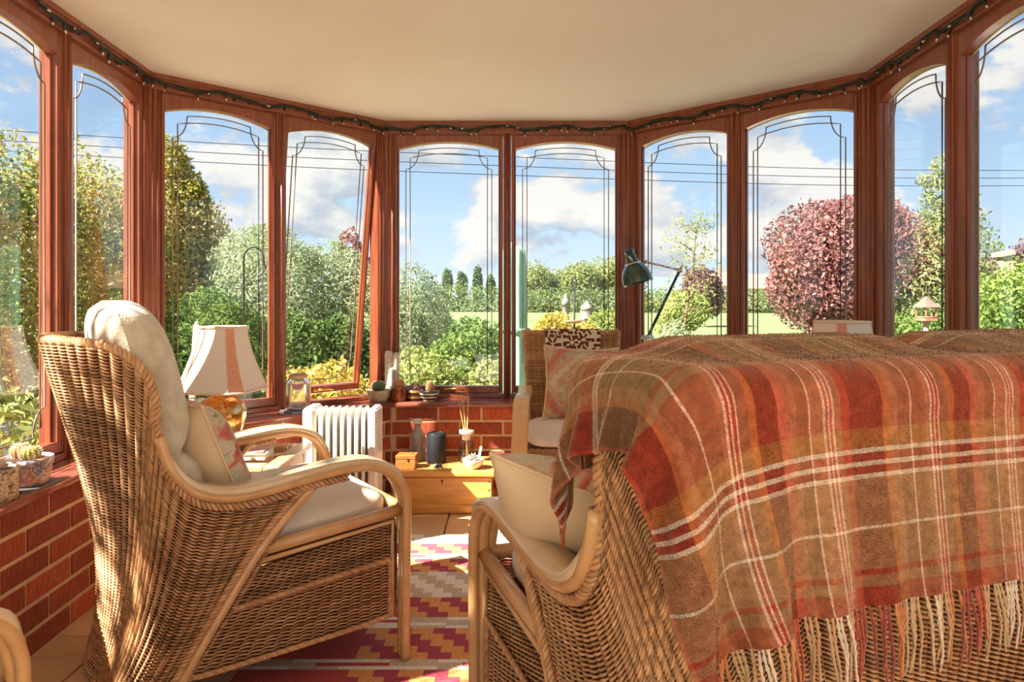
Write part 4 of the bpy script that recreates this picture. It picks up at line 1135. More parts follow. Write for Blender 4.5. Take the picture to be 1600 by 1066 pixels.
m = MB(); m.box((-0.13, 0, 0.30), (0.058, 0.15, 0.48), 0.014); m.build('control_box', 'radiator_white', rd)
m = MB(); m.lathe([(0, 0.018), (0.020, 0.018), (0.023, 0.014), (0.024, 0), (0, 0)], 20, M=TR(-0.13, -0.075, 0.44) @ Matrix.Rotation(math.pi / 2, 4, 'X')); m.box((-0.13, -0.096, 0.44), (0.006, 0.008, 0.03), 0.001); m.build('thermostat_knob', 'radiator_white', rd)
m = MB(); m.box((0.147, 0, 0.305), (0.042, 0.145, 0.46), 0.010); m.build('end_panel', 'radiator_white', rd)
for k in range(16):
    m = MB(); m.box((0.147, -0.0725, 0.14 + k * 0.022), (0.022, 0.002, 0.006), 0.0008); m.build('vent_slot', 'paper', rd)
for x in (-0.10, 0.12):
    m = MB(); m.box((x, 0, 0.052), (0.03, 0.20, 0.02), 0.004)
    m.build('wheel_bracket', 'radiator_white', rd)
    for y in (-0.09, 0.09):
        m = MB(); m.lathe([(0, -0.008), (0.018, -0.008), (0.020, 0), (0.018, 0.008), (0, 0.008)], 14, M=TR(x, y, 0.022) @ Matrix.Rotation(math.pi / 2, 4, 'Y')); m.build('wheel', 'dark_steel', rd)

# ------------------------------------------------------------------ side tables with lamps
def side_table(name, cx, cy):
    t = empty(name, (cx, cy, 0)); w, d, h = 0.46, 0.42, 0.42
    m = MB()
    for s in (-1, 1):
        m.box((s * (w / 2 - 0.03), 0, h - 0.011), (0.06, d, 0.022), 0.004); m.box((0, s * (d / 2 - 0.03), h - 0.011), (w - 0.12, 0.06, 0.022), 0.004)
    m.build('top_frame', 'table_wood', t)
    m = MB(); m.box((0, 0, h - 0.006), (w - 0.118, d - 0.118, 0.006), 0.001); m.build('glass_panel', 'table_glass', t)
    for sx in (-1, 1):
        for sy in (-1, 1):
            m = MB(); m.prism([(-0.018, -0.018), (0.018, -0.018), (0.018, 0.018), (-0.018, 0.018)], 0, h - 0.024, M=Matrix(((1, 0, -sx * -0.10, sx * (w / 2 - 0.035) - sx * 0.04), (0, 1, 0, sy * (d / 2 - 0.03)), (0, 0, 1, 0), (0, 0, 0, 1)))); m.build('leg', 'table_wood', t)
        m = MB(); m.box((sx * (w / 2 - 0.03), 0, h - 0.055), (0.016, d - 0.06, 0.06), 0.003); m.build('side_apron', 'table_wood', t)
    m = MB(); m.box((0, -d / 2 + 0.02, h - 0.060), (w - 0.10, 0.018, 0.072), 0.003); m.build('drawer', 'table_wood', t)
    dr = t.children[-1]
    for x in (-0.075, 0.075):
        m = MB(); m.lathe([(0.014, 0), (0.012, 0.004), (0.005, 0.008), (0, 0.008)], 14, M=TR(x, -d / 2 + 0.011, h - 0.045) @ Matrix.Rotation(math.pi / 2, 4, 'X')); m.build('handle_rose', 'brass', dr)
    m = MB(); m.tube(spline([(-0.075, -d / 2 + 0.002, h - 0.045), (-0.06, -d / 2 - 0.006, h - 0.075), (0, -d / 2 - 0.008, h - 0.082), (0.06, -d / 2 - 0.006, h - 0.075), (0.075, -d / 2 + 0.002, h - 0.045)], 20), 0.0045, 8); m.build('drop_handle', 'brass', dr)
    m = MB(); m.box((0, 0, 0.14), (w - 0.13, d - 0.05, 0.016), 0.003); m.build('lower_shelf', 'table_wood', t)
    return t
t1 = side_table('side_table', -1.055, 2.79); tag(t1, 'pale wood side table with inset glass top between armchair and radiator', 'side table', 'side tables')
def table_lamp(name, loc, rz):
    l = empty(name, loc, rz)
    m = MB(); m.lathe([(0, 0), (0.058, 0), (0.060, 0.006), (0.055, 0.012), (0.052, 0.02), (0.060, 0.05), (0.078, 0.10), (0.090, 0.145), (0.090, 0.172), (0.078, 0.200), (0.056, 0.216), (0.046, 0.224), (0.046, 0.244), (0.040, 0.246), (0, 0.246)], 36); m.build('base', 'amber_mercury_glass', l)
    m = MB(); m.tube([(0, 0, 0.24), (0, 0, 0.46)], 0.006, 8); m.lathe([(0, 0.29), (0.018, 0.29), (0.018, 0.34), (0, 0.34)], 14); m.build('stem', 'brass', l)
    m = MB(); m.lathe([(0, 0.34), (0.014, 0.345), (0.028, 0.39), (0.020, 0.42), (0, 0.432)], 16); m.build('bulb', 'plastic_white', l)
    # eight-sided bell shade: wide cream panels, narrow pink panels
    sh = empty('shade', (0, 0, 0)); sh.parent = l
    hs = 0.24; z0 = 0.247
    def ringp(k, zf):
        r0, r1 = 0.168, 0.090
        r = r1 + (r0 - r1) * (1 - zf) ** 1.55
        ang = math.radians([0, 20, 90, 110, 180, 200, 270, 290][k])
        sq = 0.80
        return np.array((r * math.cos(ang), r * math.sin(ang), z0 + hs * zf))
    zf = np.linspace(0, 1, 12)
    for k in range(8):
        A = np.array([ringp(k, z) for z in zf]); B = np.array([ringp((k + 1) % 8, z) for z in zf])
        uu = np.linspace(0, 1, 5)
        g = A[None] + (B - A)[None] * uu[:, None, None]
        n = np.cross(B[5] - A[5], A[6] - A[5]); n /= np.linalg.norm(n)
        m = MB(); m.grid(g, smooth=False); m.grid(g - n * 0.002, smooth=False, flip=True)
        m.build('shade_panel', 'shade_pink' if k % 2 == 0 else 'shade_cloth', sh)
        m = MB(); m.tube(A, 0.0024, 5); m.build('seam', 'shade_trim', sh)
        if k % 2 == 0:
            m = MB(); mid = (A + B) / 2 + n * 0.002
            for q in range(2, 10): m.lathe([(0, 0), (0.004, 0.001), (0, 0.003)], 7, M=TR(*mid[q]) @ Vector(n).to_track_quat('Z', 'Y').to_matrix().to_4x4())
            m.build('embroidery', 'shade_trim', sh)
    for zz in (0, 1):
        m = MB(); pts = np.concatenate([ringp(k, zz)[None] + (ringp((k + 1) % 8, zz) - ringp(k, zz))[None] * np.linspace(0, 1, 6)[:-1, None] for k in range(8)])
        m.tube(pts, 0.0045, 6, closed=True); m.build('shade_rim', 'shade_trim', sh)
    return l
l1 = table_lamp('table_lamp', (-1.115, 2.80, 0.419), math.radians(-62)); tag(l1, 'amber glass table lamp with cream and pink panelled shade by the armchair', 'table lamp', 'table lamps')
bk = empty('book', (-0.965, 2.74, 0.421), rz=0.08); tag(bk, 'closed pale book lying on the glass-topped side table', 'book')
m = MB(); m.box((0, 0, 0.011), (0.098, 0.138, 0.017), 0.0005); m.build('pages', 'paper', bk)
m = MB(); m.box((0, 0, 0.0208), (0.104, 0.145, 0.0022), 0.0008); m.box((0, 0, 0.0013), (0.104, 0.145, 0.0022), 0.0008); m.box((-0.051, 0, 0.011), (0.002, 0.145, 0.021), 0.0005); m.build('cover', 'grey_book', bk)
cd = MB(); cd.box((0, 0, 0.003), (0.07, 0.11, 0.006), 0.001); o = cd.build('notebook', 'pink_book'); o.location = (-0.962, 2.735, 0.4428); o.rotation_euler = (0, 0, 0.15); tag(o, 'small pink notebook lying on top of the pale book', 'notebook')
fg = empty('figurine', (-1.02, 2.625, 0.4185)); tag(fg, 'tiny silvery ornament standing before the amber lamp', 'figurine')
m = MB(); m.lathe([(0, 0), (0.018, 0), (0.016, 0.01), (0.012, 0.03), (0.016, 0.05), (0.010, 0.066), (0.006, 0.072), (0, 0.072)], 16); m.build('body', 'chrome', fg)
m = MB(); m.lathe([(0, 0.070), (0.009, 0.076), (0.010, 0.084), (0, 0.093)], 14); m.build('head', 'chrome', fg)
t2 = copy_tree(t1); t2.location = (1.06, 2.52, 0); t2.scale = (1, 1, 1.07); t2['label'] = 'side table hidden behind the plaid-covered sofa near the right windows'
l2 = copy_tree(l1); l2.location = (1.135, 2.50, 0.449); l2.rotation_euler = (0, 0, math.radians(-35)); l2['label'] = 'table lamp whose cream shade top peeps over the plaid throw'

# ------------------------------------------------------------------ things on the window boards
S = SILL - 0.001
jr = empty('glass_lantern_jar', (-1.015, 3.447, S)); tag(jr, 'tall ribbed glass jar with metal lid on the window board', 'jar')
m = MB(); m.box((0, 0, 0.004), (0.125, 0.125, 0.008), 0.002, rz=math.radians(45)); m.build('coaster', 'slate', jr)
pr = [(0, 0.008), (0.050, 0.008), (0.056, 0.014)]
for k in range(12): pr += [(0.0575, 0.022 + k * 0.0095), (0.0600, 0.0265 + k * 0.0095)]
pr += [(0.056, 0.142), (0.045, 0.156), (0.040, 0.162), (0.036, 0.162), (0.041, 0.154), (0.050, 0.140), (0.052, 0.03), (0.048, 0.014), (0, 0.013)]
m = MB(); m.lathe(pr, 32); m.build('jar', 'ribbed_glass', jr)
m = MB(); m.lathe([(0.0, 0.160), (0.043, 0.160), (0.044, 0.172), (0.036, 0.176), (0.034, 0.182), (0, 0.184)], 24); m.tube(spline([(-0.018, 0, 0.180), (-0.014, 0, 0.196), (0, 0, 0.201), (0.014, 0, 0.196), (0.018, 0, 0.180)], 12), 0.002, 6); m.build('lid', 'cork', jr)

def pot(parent, prof, mat, segs=28, part='pot'):
    m = MB(); m.lathe(prof, segs); o = m.build(part, mat, parent); return o
def ribbed(r, h, ribs=14, depth=0.14, z0=0.0, n=14, shape=2.0):
    pr = [(r * max(0, 1 - abs(2 * t - 1) ** shape) ** 0.5, z0 + h * t) for t in np.linspace(0, 1, n)]
    return pr, (lambda a: 1 - depth * (0.5 + 0.5 * np.cos(a * ribs)))
def spines(parent, r, h, z0, ribs, rows, L=0.008, mat='spine', shape=2.0, off=(0, 0)):
    m = MB()
    for i in range(ribs):
        a = 2 * math.pi * (i + 0.5) / ribs
        for k in range(1, rows):
            t = k / rows; rr = r * max(0, 1 - abs(2 * t - 1) ** shape) ** 0.5 * 0.99; z = z0 + h * t
            d = np.array((math.cos(a), math.sin(a), (t - .45) * 1.2)); d /= np.linalg.norm(d)
            p = np.array((off[0] + rr * math.cos(a), off[1] + rr * math.sin(a), z))
            for q in (-0.35, 0.35):
                e = d + q * np.array((-math.sin(a), math.cos(a), 0)); m.tube([p, p + e * L], [0.0009, 0.0003], 3, cap=False)
    return m.build('spines', mat, parent, kind='stuff')
def cactus_pot(name, loc, label, potprof, potmat, soil_r, soil_z, globes):
    t = empty(name, loc); tag(t, label, 'cactus', 'cacti on the window boards')
    pot(t, potprof, potmat)
    m = MB(); m.lathe([(0, soil_z + 0.002), (soil_r * 0.7, soil_z + 0.001), (soil_r, soil_z - 0.001), (soil_r, soil_z - 0.006), (0, soil_z - 0.006)], 20); m.build('soil', 'soil', t)
    for (x, y, r, h, ribs, mat) in globes:
        pr, sq = ribbed(r, h, ribs, z0=soil_z - 0.004)
        m = MB(); m.lathe(pr, ribs * 4, squash=sq); o = m.build('stem', mat, t); o.location = (x, y, 0)
        spines(t, r, h, soil_z - 0.004, ribs, 9, L=0.007, off=(x, y))
    return t
cactus_pot('globe_cactus', (-0.695, 3.79, S), 'round green cactus in a rough stone-coloured pot at the corner', [(0, 0), (0.044, 0), (0.048, 0.005), (0.058, 0.03), (0.061, 0.047), (0.064, 0.050), (0.064, 0.060), (0.056, 0.060), (0.052, 0.048), (0, 0.046)], 'stone_pot', 0.053, 0.052, [(0, 0, 0.036, 0.058, 15, 'cactus_green')])
t = cactus_pot('column_cactus', (-0.640, 3.868, S), 'tall white woolly column cacti behind the copper pot', [(0, 0), (0.030, 0), (0.033, 0.05), (0.036, 0.075), (0.032, 0.075), (0.028, 0.06), (0, 0.06)], 'stone_pot', 0.029, 0.066, [])
for (x, y, r, h) in ((-0.016, 0, 0.020, 0.20), (0.020, 0.004, 0.019, 0.19), (0.004, -0.016, 0.014, 0.11)):
    m = MB(); m.lathe([(r * (0.85 if k_ < 2 else 1) * (max(0.0, 1 - (max(t_ - 0.86, 0) / 0.14) ** 2) ** 0.5), 0.06 + h * t_) for k_, t_ in enumerate(np.linspace(0, 1, 24))], 40, squash=lambda a: 1 - 0.06 * (0.5 + 0.5 * np.cos(a * 20)))
    o = m.build('stem', 'cactus_white', t); o.location = (x, y, 0)
    m = MB(); gg = random.Random(int(h * 1000))
    for q in range(420):
        a = gg.uniform(0, 6.283); z = 0.06 + h * gg.uniform(0.1, 0.98); zz = (z - 0.06) / h; rr = r * max(0.0, 1 - (max(zz - 0.86, 0) / 0.14) ** 2) ** 0.5
        p = np.array((x + rr * math.cos(a), y + rr * math.sin(a), z)); d = np.array((math.cos(a), math.sin(a), gg.uniform(-0.6, 0.8))) * 0.007
        m.tube([p, p + d], [0.0006, 0.0002], 3, cap=False)
    m.build('wool', 'cactus_white', t, kind='stuff')
cactus_pot('barrel_cactus', (-0.590, 3.795, S), 'small brown-spined cactus in a shiny copper-brown jar', [(0, 0), (0.036, 0), (0.040, 0.006), (0.043, 0.03), (0.039, 0.062), (0.042, 0.074), (0.038, 0.074), (0.034, 0.062), (0, 0.062)], 'copper_glaze', 0.034, 0.066, [(0, 0, 0.030, 0.056, 12, 'pine_cone')])
t = cactus_pot('rosette_succulent', (-0.512, 3.825, S), 'purple-grey succulents in a dark banded pot', [(0, 0), (0.036, 0), (0.042, 0.01), (0.044, 0.045), (0.042, 0.060), (0.037, 0.060), (0.036, 0.05), (0, 0.05)], 'banded_glaze', 0.037, 0.054, [])
for q, (x, y) in enumerate(((-0.014, 0), (0.016, 0.008), (0.004, -0.018))):
    e = empty('rosette'); e.parent = t; e.location = (x, y, 0); rosette(e, 16, 0.026, 0.045, 'purple_succulent', 0.052, leaf=0.0055, seed=q)
t = cactus_pot('pincushion_cactus', (-0.432, 3.80, S), 'upright brown cactus in a striped bowl by the middle window', [(0, 0), (0.028, 0), (0.030, 0.004), (0.046, 0.025), (0.054, 0.052), (0.050, 0.052), (0.046, 0.044), (0, 0.042)], 'striped_bowl', 0.046, 0.047, [(0.004, 0, 0.020, 0.064, 12, 'pine_cone')])
rosette(t, 12, 0.028, 0.03, 'purple_succulent', 0.047, leaf=0.005, seed=4)
# left board
t = cactus_pot('aloe_pot', (-1.392, 2.965, S), 'spiky pale aloe in a pot behind the armchair', [(0, 0), (0.045, 0), (0.05, 0.01), (0.056, 0.06), (0.058, 0.07), (0.052, 0.07), (0.05, 0.06), (0, 0.06)], 'terracotta', 0.05, 0.064, [])
rosette(t, 34, 0.085, 0.12, 'aloe', 0.064, leaf=0.008, seed=9)
pc = empty('pine_cone', (-1.43, 2.86, S)); tag(pc, 'big upright pine cone behind the fleecy chair back', 'pine cone')
m = MB(); m.lathe([(0, 0), (0.03, 0.01), (0.04, 0.06), (0.034, 0.13), (0.015, 0.19), (0, 0.20)], 18); m.build('core', 'pine_cone', pc)
for k in range(90):
    a = k * 2.39996; z = 0.012 + 0.18 * k / 90; r = 0.044 * math.sin(min(1, (z + 0.03) / 0.1) * 1.57) * (1 - (z / 0.235) ** 2.2)
    m = MB(); m.lathe([(0, -0.008), (0.009, -0.003), (0.010, 0.002), (0, 0.006)], 7, M=TR(r * math.cos(a), r * math.sin(a), z) @ RZ(a) @ Matrix.Rotation(0.9, 4, 'Y')); m.build('scale', 'pine_cone', pc)
cactus_pot('ribbed_cactus', (-1.335, 3.125, S), 'pale ribbed ball cactus peeping out behind the amber lamp', [(0, 0), (0.03, 0), (0.036, 0.04), (0.038, 0.05), (0.034, 0.05), (0.03, 0.044), (0, 0.044)], 'terracotta', 0.03, 0.046, [(0, 0, 0.036, 0.068, 16, 'cactus_white')])
bp_ = cactus_pot('patterned_pot_cactus', (-1.392, 2.085, S), 'yellow-green cactus in a blue and white painted pot on slate', [(0, 0.006), (0.048, 0.006), (0.054, 0.012), (0.062, 0.035), (0.064, 0.062), (0.068, 0.064), (0.068, 0.084), (0.060, 0.084), (0.058, 0.074), (0, 0.072)], 'blue_ware', 0.058, 0.077, [(0.020, -0.012, 0.026, 0.045, 13, 'cactus_yellow'), (-0.024, 0.010, 0.024, 0.05, 13, 'pine_cone')])
m = MB(); m.box((0.0, 0.0, 0.003), (0.13, 0.15, 0.006), 0.001); m.build('slate_mat', 'slate', bp_)
t = cactus_pot('speckled_pot', (-1.382, 1.945, S), 'cream speckled pot with a gravel top at the left edge', [(0, 0), (0.05, 0), (0.053, 0.006), (0.052, 0.07), (0.054, 0.084), (0.050, 0.086), (0.048, 0.078), (0, 0.076)], 'speckle_ware', 0.047, 0.080, [(0, 0, 0.02, 0.03, 12, 'cactus_white')])
# right corner board: cacti and the desk lamp
cactus_pot('bishop_cactus', (0.545, 3.80, S), 'green ball cactus beside the curved one at the lamp foot', [(0, 0), (0.034, 0), (0.04, 0.05), (0.044, 0.062), (0.038, 0.062), (0.036, 0.052), (0, 0.052)], 'white_glaze', 0.036, 0.056, [(0, 0, 0.036, 0.066, 12, 'cactus_green')])
t = cactus_pot('curved_cactus', (0.628, 3.82, S), 'curved pale finger cactus in a pot by the green lamp', [(0, 0), (0.03, 0), (0.036, 0.05), (0.04, 0.062), (0.034, 0.062), (0.032, 0.052), (0, 0.052)], 'stone_pot', 0.032, 0.056, [])
m = MB(); m.tube(spline([(0, 0, 0.05), (-0.018, 0, 0.085), (-0.012, 0, 0.125), (0.018, 0, 0.150), (0.045, 0, 0.155)], 24), np.r_[np.full(20, 0.013), 0.012, 0.011, 0.008, 0.002], 10); m.build('stem', 'cactus_white', t)

dl = empty('desk_lamp', (0.690, 3.705, S)); tag(dl, 'dark green metal desk lamp with jointed arm in the right corner', 'desk lamp')
m = MB(); m.lathe([(0, 0), (0.055, 0), (0.058, 0.004), (0.055, 0.014), (0.02, 0.020), (0.012, 0.03), (0, 0.03)], 28); m.build('base', 'green_enamel', dl)
m = MB(); m.tube([(0, 0, 0.02), (0, 0, 0.30)], 0.009, 10); m.build('post', 'green_enamel', dl)
m = MB(); m.lathe([(0, 0.288), (0.013, 0.290), (0.013, 0.350), (0, 0.352)], 14); m.tube([(-0.028, 0, 0.337), (0.028, 0, 0.337)], 0.007, 8); m.lathe([(0, 0), (0.010, 0), (0.010, 0.012), (0, 0.012)], 12, M=TR(-0.03, 0, 0.337) @ Matrix.Rotation(math.pi / 2, 4, 'Y')); m.build('lower_joint', 'chrome', dl)
E = np.array((0.165, 0.0, 0.680)); A0 = np.array((0.004, 0, 0.345)); H = np.array((-0.012, -0.02, 0.722))
m = MB(); m.tube([A0, E], 0.0075, 10); m.build('lower_arm', 'green_enamel', dl)
m = MB(); m.lathe([(0, -0.016), (0.013, -0.016), (0.013, 0.016), (0, 0.016)], 14, M=TR(*E) @ Matrix.Rotation(math.pi / 2, 4, 'X')); m.lathe([(0, -0.022), (0.006, -0.022), (0.006, 0.03), (0, 0.03)], 10, M=TR(*E) @ Matrix.Rotation(0.5, 4, 'Y')); m.build('elbow_joint', 'chrome', dl)
m = MB(); m.tube([E, H], 0.0055, 10); m.build('upper_arm', 'chrome', dl)
m = MB(); m.tube(spline([(0.006, 0.01, 0.36), (0.04, 0.012, 0.33), (0.055, 0.012, 0.28), (0.03, 0.01, 0.24), (0.008, 0, 0.23)], 20), 0.0022, 6); m.build('cord', 'wire_green', dl)
ax = Vector((-0.28, 0.05, 1.0)).normalized()          # shade axis, opening downwards
C = Vector((-0.060, -0.03, 0.645)); Q = TR(*C) @ ax.to_track_quat('Z', 'Y').to_matrix().to_4x4()
m = MB(); m.lathe([(0.074, -0.035), (0.077, -0.034), (0.077, -0.026), (0.075, 0.0), (0.068, 0.030), (0.052, 0.056), (0.034, 0.070), (0.030, 0.073), (0.028, 0.070), (0.050, 0.052), (0.066, 0.028), (0.073, 0.0), (0.074, -0.035)], 36, M=Q); m.build('shade', 'green_enamel', dl)
m = MB(); m.lathe([(0, 0.066), (0.034, 0.070), (0.033, 0.082), (0.027, 0.090), (0.024, 0.128), (0.027, 0.130), (0.026, 0.140), (0.015, 0.146), (0, 0.147)], 24, M=Q); m.build('lamp_socket', 'green_enamel', dl)
m = MB(); m.tube([tuple(Q @ Vector((0.037 * math.cos(a), 0.037 * math.sin(a), 0.070))) for a in np.linspace(0, 6.283, 25)[:-1]], 0.0055, 8, closed=True)
m.tube(spline([tuple(Q @ Vector((0.036, 0, 0.072))), tuple(Q @ Vector((0.060, 0, 0.092))), tuple(Q @ Vector((0.062, -0.01, 0.106))), tuple(Q @ Vector((0.036, -0.005, 0.108)))], 14), 0.0042, 8)
m.lathe([(0, -0.01), (0.009, -0.01), (0.009, 0.01), (0, 0.01)], 12, M=TR(*H) @ Matrix.Rotation(1.57, 4, 'X')); m.build('swivel_ring', 'chrome', dl)
m = MB(); m.lathe([(0, -0.01), (0.022, 0.0), (0.026, 0.02), (0.016, 0.05), (0, 0.06)], 16, M=Q); m.build('bulb', 'plastic_white', dl)
# ------------------------------------------------------------------ garden and country beyond
GZ = -0.20
def at(px, py, d): return ((px - 800) / F_PX * d, d, EYE - (py - 465) / F_PX * d)
def leaves(mb, rgn, P, N, size, tint, aspect=0.55):
    """one diamond-shaped leaf at each point, roughly facing N"""
    n = len(P)
    nn = N + 0.9 * rgn.standard_normal((n, 3)); nn /= np.linalg.norm(nn, axis=1)[:, None]
    d = rgn.standard_normal((n, 3)); d -= nn * (d * nn).sum(1)[:, None]; d /= np.linalg.norm(d, axis=1)[:, None]
    s = np.cross(nn, d); L = size * rgn.uniform(0.6, 1.35, n)[:, None]
    fold = nn * L * 0.12
    V = np.stack([P - d * L * 0.5, P + s * L * aspect * 0.5 + fold, P + d * L * 0.5, P - s * L * aspect * 0.5 + fold], 1)
    F = np.arange(n * 4).reshape(-1, 4)
    mb.add(V.reshape(-1, 3), F, False, tint=np.clip(tint, 0, 1))
def crown(blobs, n, size, seed, fill=0.35, aspect=0.55, patch=1.2):
    """foliage filling a union of ellipsoids; every clump gets its own tone"""
    rgn = np.random.default_rng(seed); b = np.array(blobs, float)
    wgt = (b[:, 3] * b[:, 4] + b[:, 4] * b[:, 5] + b[:, 3] * b[:, 5]); k = rgn.choice(len(b), n, p=wgt / wgt.sum())
    d = rgn.standard_normal((n, 3)); d /= np.linalg.norm(d, axis=1)[:, None]
    # clumpy radius: low-frequency bumps over direction
    lump = 0.0
    for q in range(6):
        w = rgn.standard_normal(3) * 3.2; lump = lump + np.sin(d @ w + k * 1.7 + q) * 0.05
    rad = (1 - fill * rgn.random(n) ** 1.6) * (1 + lump) + 0.03 * rgn.standard_normal(n)
    P = b[k, :3] + d * b[k, 3:] * rad[:, None]
    t = 0.45 + 0.18 * np.sin(P @ (rgn.standard_normal(3) * patch * 2) + 1) + 0.16 * np.sin(P @ (rgn.standard_normal(3) * patch * 5)) + 0.22 * rgn.standard_normal(n)
    keep = P[:, 2] > GZ - 0.02
    m = MB(); leaves(m, rgn, P[keep], d[keep], size, t[keep], aspect); return m
def bush(name, label, blobs, n, size, mat, seed, cat='shrub', group='garden shrubs', trunk=None, aspect=0.55, fill=0.35, patch=1.2):
    b = np.array(blobs, float); base = (float(b[:, 0].mean()), float(b[:, 1].mean()), GZ)
    root = empty(name, base); tag(root, label, cat, group)
    loc = [(x - base[0], y - base[1], z - base[2], rx, ry, rz) for x, y, z, rx, ry, rz in b]
    m = crown(loc_shift(loc), n, size, seed, fill, aspect, patch)
    o = m.build('foliage', mat, root, kind='stuff'); o.location = (0, 0, -GZ)
    g = random.Random(seed)
    if trunk is None: trunk = [(0, 0, 0.02)]
    for k, (tx, ty, tr) in enumerate(trunk):
        top = loc[min(k, len(loc) - 1)]
        pts = spline([(tx, ty, 0.0), (tx + (top[0] - tx) * 0.3 + g.uniform(-.03, .03), ty + (top[1] - ty) * 0.3, top[2] * 0.45), (top[0], top[1], top[2])], 10)
        mm = MB(); mm.tube(pts, np.linspace(tr, tr * 0.4, 10), 7)
        for q in range(4):
            a = g.uniform(0, 6.28); p = pts[5 + q]; mm.tube([p, p + np.array((math.cos(a) * top[3] * .6, math.sin(a) * top[4] * .6, top[5] * 0.5))], [tr * 0.35, tr * 0.12], 5)
        mm.build('trunk', 'bark', root)
    return root
def loc_shift(l): return [(x, y, z + GZ, rx, ry, rz) for x, y, z, rx, ry, rz in l]

m = MB(); m.box((0, 300, GZ - 0.1), (1600, 700, 0.2), 0.0); struct(m.build('ground', 'lawn'), 'sunlit meadow and lawn outside the windows')
m = MB(); m.box((0, 0.5, GZ + 0.02), (9.6, 15.0, 0.06), 0.01); struct(m.build('bounce_terrace', 'bounce_paving'), 'added pale paving that bounces sunlight up into the conservatory')  # pale reflector added below the windows to brighten the ceiling

# far hills, one ridge mesh each
for i, (d, pts) in enumerate(((520, [(300, 447), (560, 440), (650, 436), (690, 431), (740, 430), (800, 434), (900, 436), (1000, 432), (1100, 436), (1250, 438), (1600, 440), (1900, 444)]),)):
    P = spline([(*at(px, py, d)[:2], at(px, py, d)[2]) for px, py in pts], 60)
    g = np.stack([np.c_[P[:, 0], P[:, 1] - 60, np.full(60, GZ)], P, np.c_[P[:, 0], P[:, 1] + 90, np.full(60, GZ)]], 1)
    m = MB(); m.grid(g, flip=True); struct(m.build('hills', 'hill_far'), 'low blue hills on the horizon')

# tall hedge on the left
hb_ = []
g = random.Random(5)
for k in range(22):
    y = 1.2 + k * 0.46
    hb_.append((-5.35 + g.uniform(-.15, .15) + (0.06 * (k - 12) if k > 12 else 0), y, 1.15 + g.uniform(-0.1, 0.1), 0.75, 0.62, 1.50 + g.uniform(-0.12, 0.12)))
bush('tall_hedge', 'tall clipped hedge with browned patches beyond the left windows', hb_, 125000, 0.062, 'leaf_hedge', 41, cat='hedge', group=None, trunk=[(0, k * 0.9 - 4.2, 0.05) for k in range(10)], fill=0.28, patch=0.8)
# golden conifer, ferny shrubs
X = lambda px, d: (px - 800) / F_PX * d
bush('golden_conifer', 'golden-green conifer rising behind the hedge end', [(X(272, 10.5), 10.5, 0.9, 0.62, .6, 1.2), (X(282, 10.5), 10.5, 2.0, 0.46, .46, 1.0), (X(268, 10.5), 10.4, 2.8, 0.30, .3, 0.55), (X(308, 10.5), 10.4, 2.2, 0.22, .22, .5)], 11000, 0.10, 'leaf_gold', 42, cat='tree', group='garden trees', aspect=0.3, trunk=[(0, 0, 0.07)])
bush('fern_shrub', 'bright green feathery shrub below the golden conifer', [(X(335, 7.5), 7.5, 0.35, 0.62, .5, 0.72), (X(300, 7.2), 7.2, 0.15, 0.4, .4, 0.5), (X(375, 7.8), 7.8, 0.3, 0.4, .4, 0.55)], 12000, 0.085, 'leaf_green', 43, aspect=0.25)
bush('silver_pear', 'silvery grey weeping tree seen through the open window', [(X(430, 9), 9, 1.0, .75, .6, .9), (X(500, 9.2), 9.2, 0.9, .70, .6, .88), (X(385, 9.6), 9.6, 1.15, .5, .5, .8), (X(555, 9), 9.1, 0.7, .5, .5, .8)], 24000, 0.075, 'leaf_silver', 44, cat='tree', group='garden trees', aspect=0.28, trunk=[(0, 0, 0.06), (0.2, 0, 0.04)])
bush('silver_willow', 'pale silver shrub left of the two middle windows', [(X(648, 8.2), 8.2, 0.6, .42, .4, .74), (X(690, 8.4), 8.4, 0.35, .35, .35, .5), (X(615, 8), 8, 0.45, .35, .35, .6)], 12000, 0.065, 'leaf_silver', 45, aspect=0.25)
bush('red_shrub', 'thin reddish shrub top above the silver tree', [(X(545, 11), 11, 1.5, .25, .25, .5), (X(565, 11), 11, 1.3, .2, .2, .4)], 900, 0.09, 'leaf_copper', 46)
bush('golden_spirea', 'low yellow shrub just outside the open window', [(X(510, 5.0), 5.0, 0.22, .36, .3, .40), (X(560, 5.1), 5.1, 0.12, .3, .28, .34), (X(470, 5.2), 5.2, 0.1, .22, .22, .36)], 7000, 0.045, 'leaf_yellow', 47)
bush('dark_laurel', 'glossy dark green shrub between yellow shrub and silver tree', [(X(470, 6.6), 6.6, 0.35, .28, .3, .55), (X(535, 7.2), 7.2, 0.3, .35, .3, .55)], 6000, 0.06, 'leaf_dark', 48)
bush('rounded_shrub', 'leafy green shrub in the middle of the left centre window', [(X(745, 7.2), 7.2, 0.38, .42, .4, .42), (X(700, 6.9), 6.9, 0.15, .38, .35, .42)], 9000, 0.055, 'leaf_green', 49)
bush('mixed_shrub', 'yellow-flecked low shrub on the lawn edge behind the cacti', [(X(655, 6.4), 6.4, 0.15, .38, .3, .42), (X(770, 6.6), 6.6, 0.10, .35, .3, .36), (X(730, 6.2), 6.2, 0.02, .4, .3, .26)], 8000, 0.05, 'leaf_lime', 50)
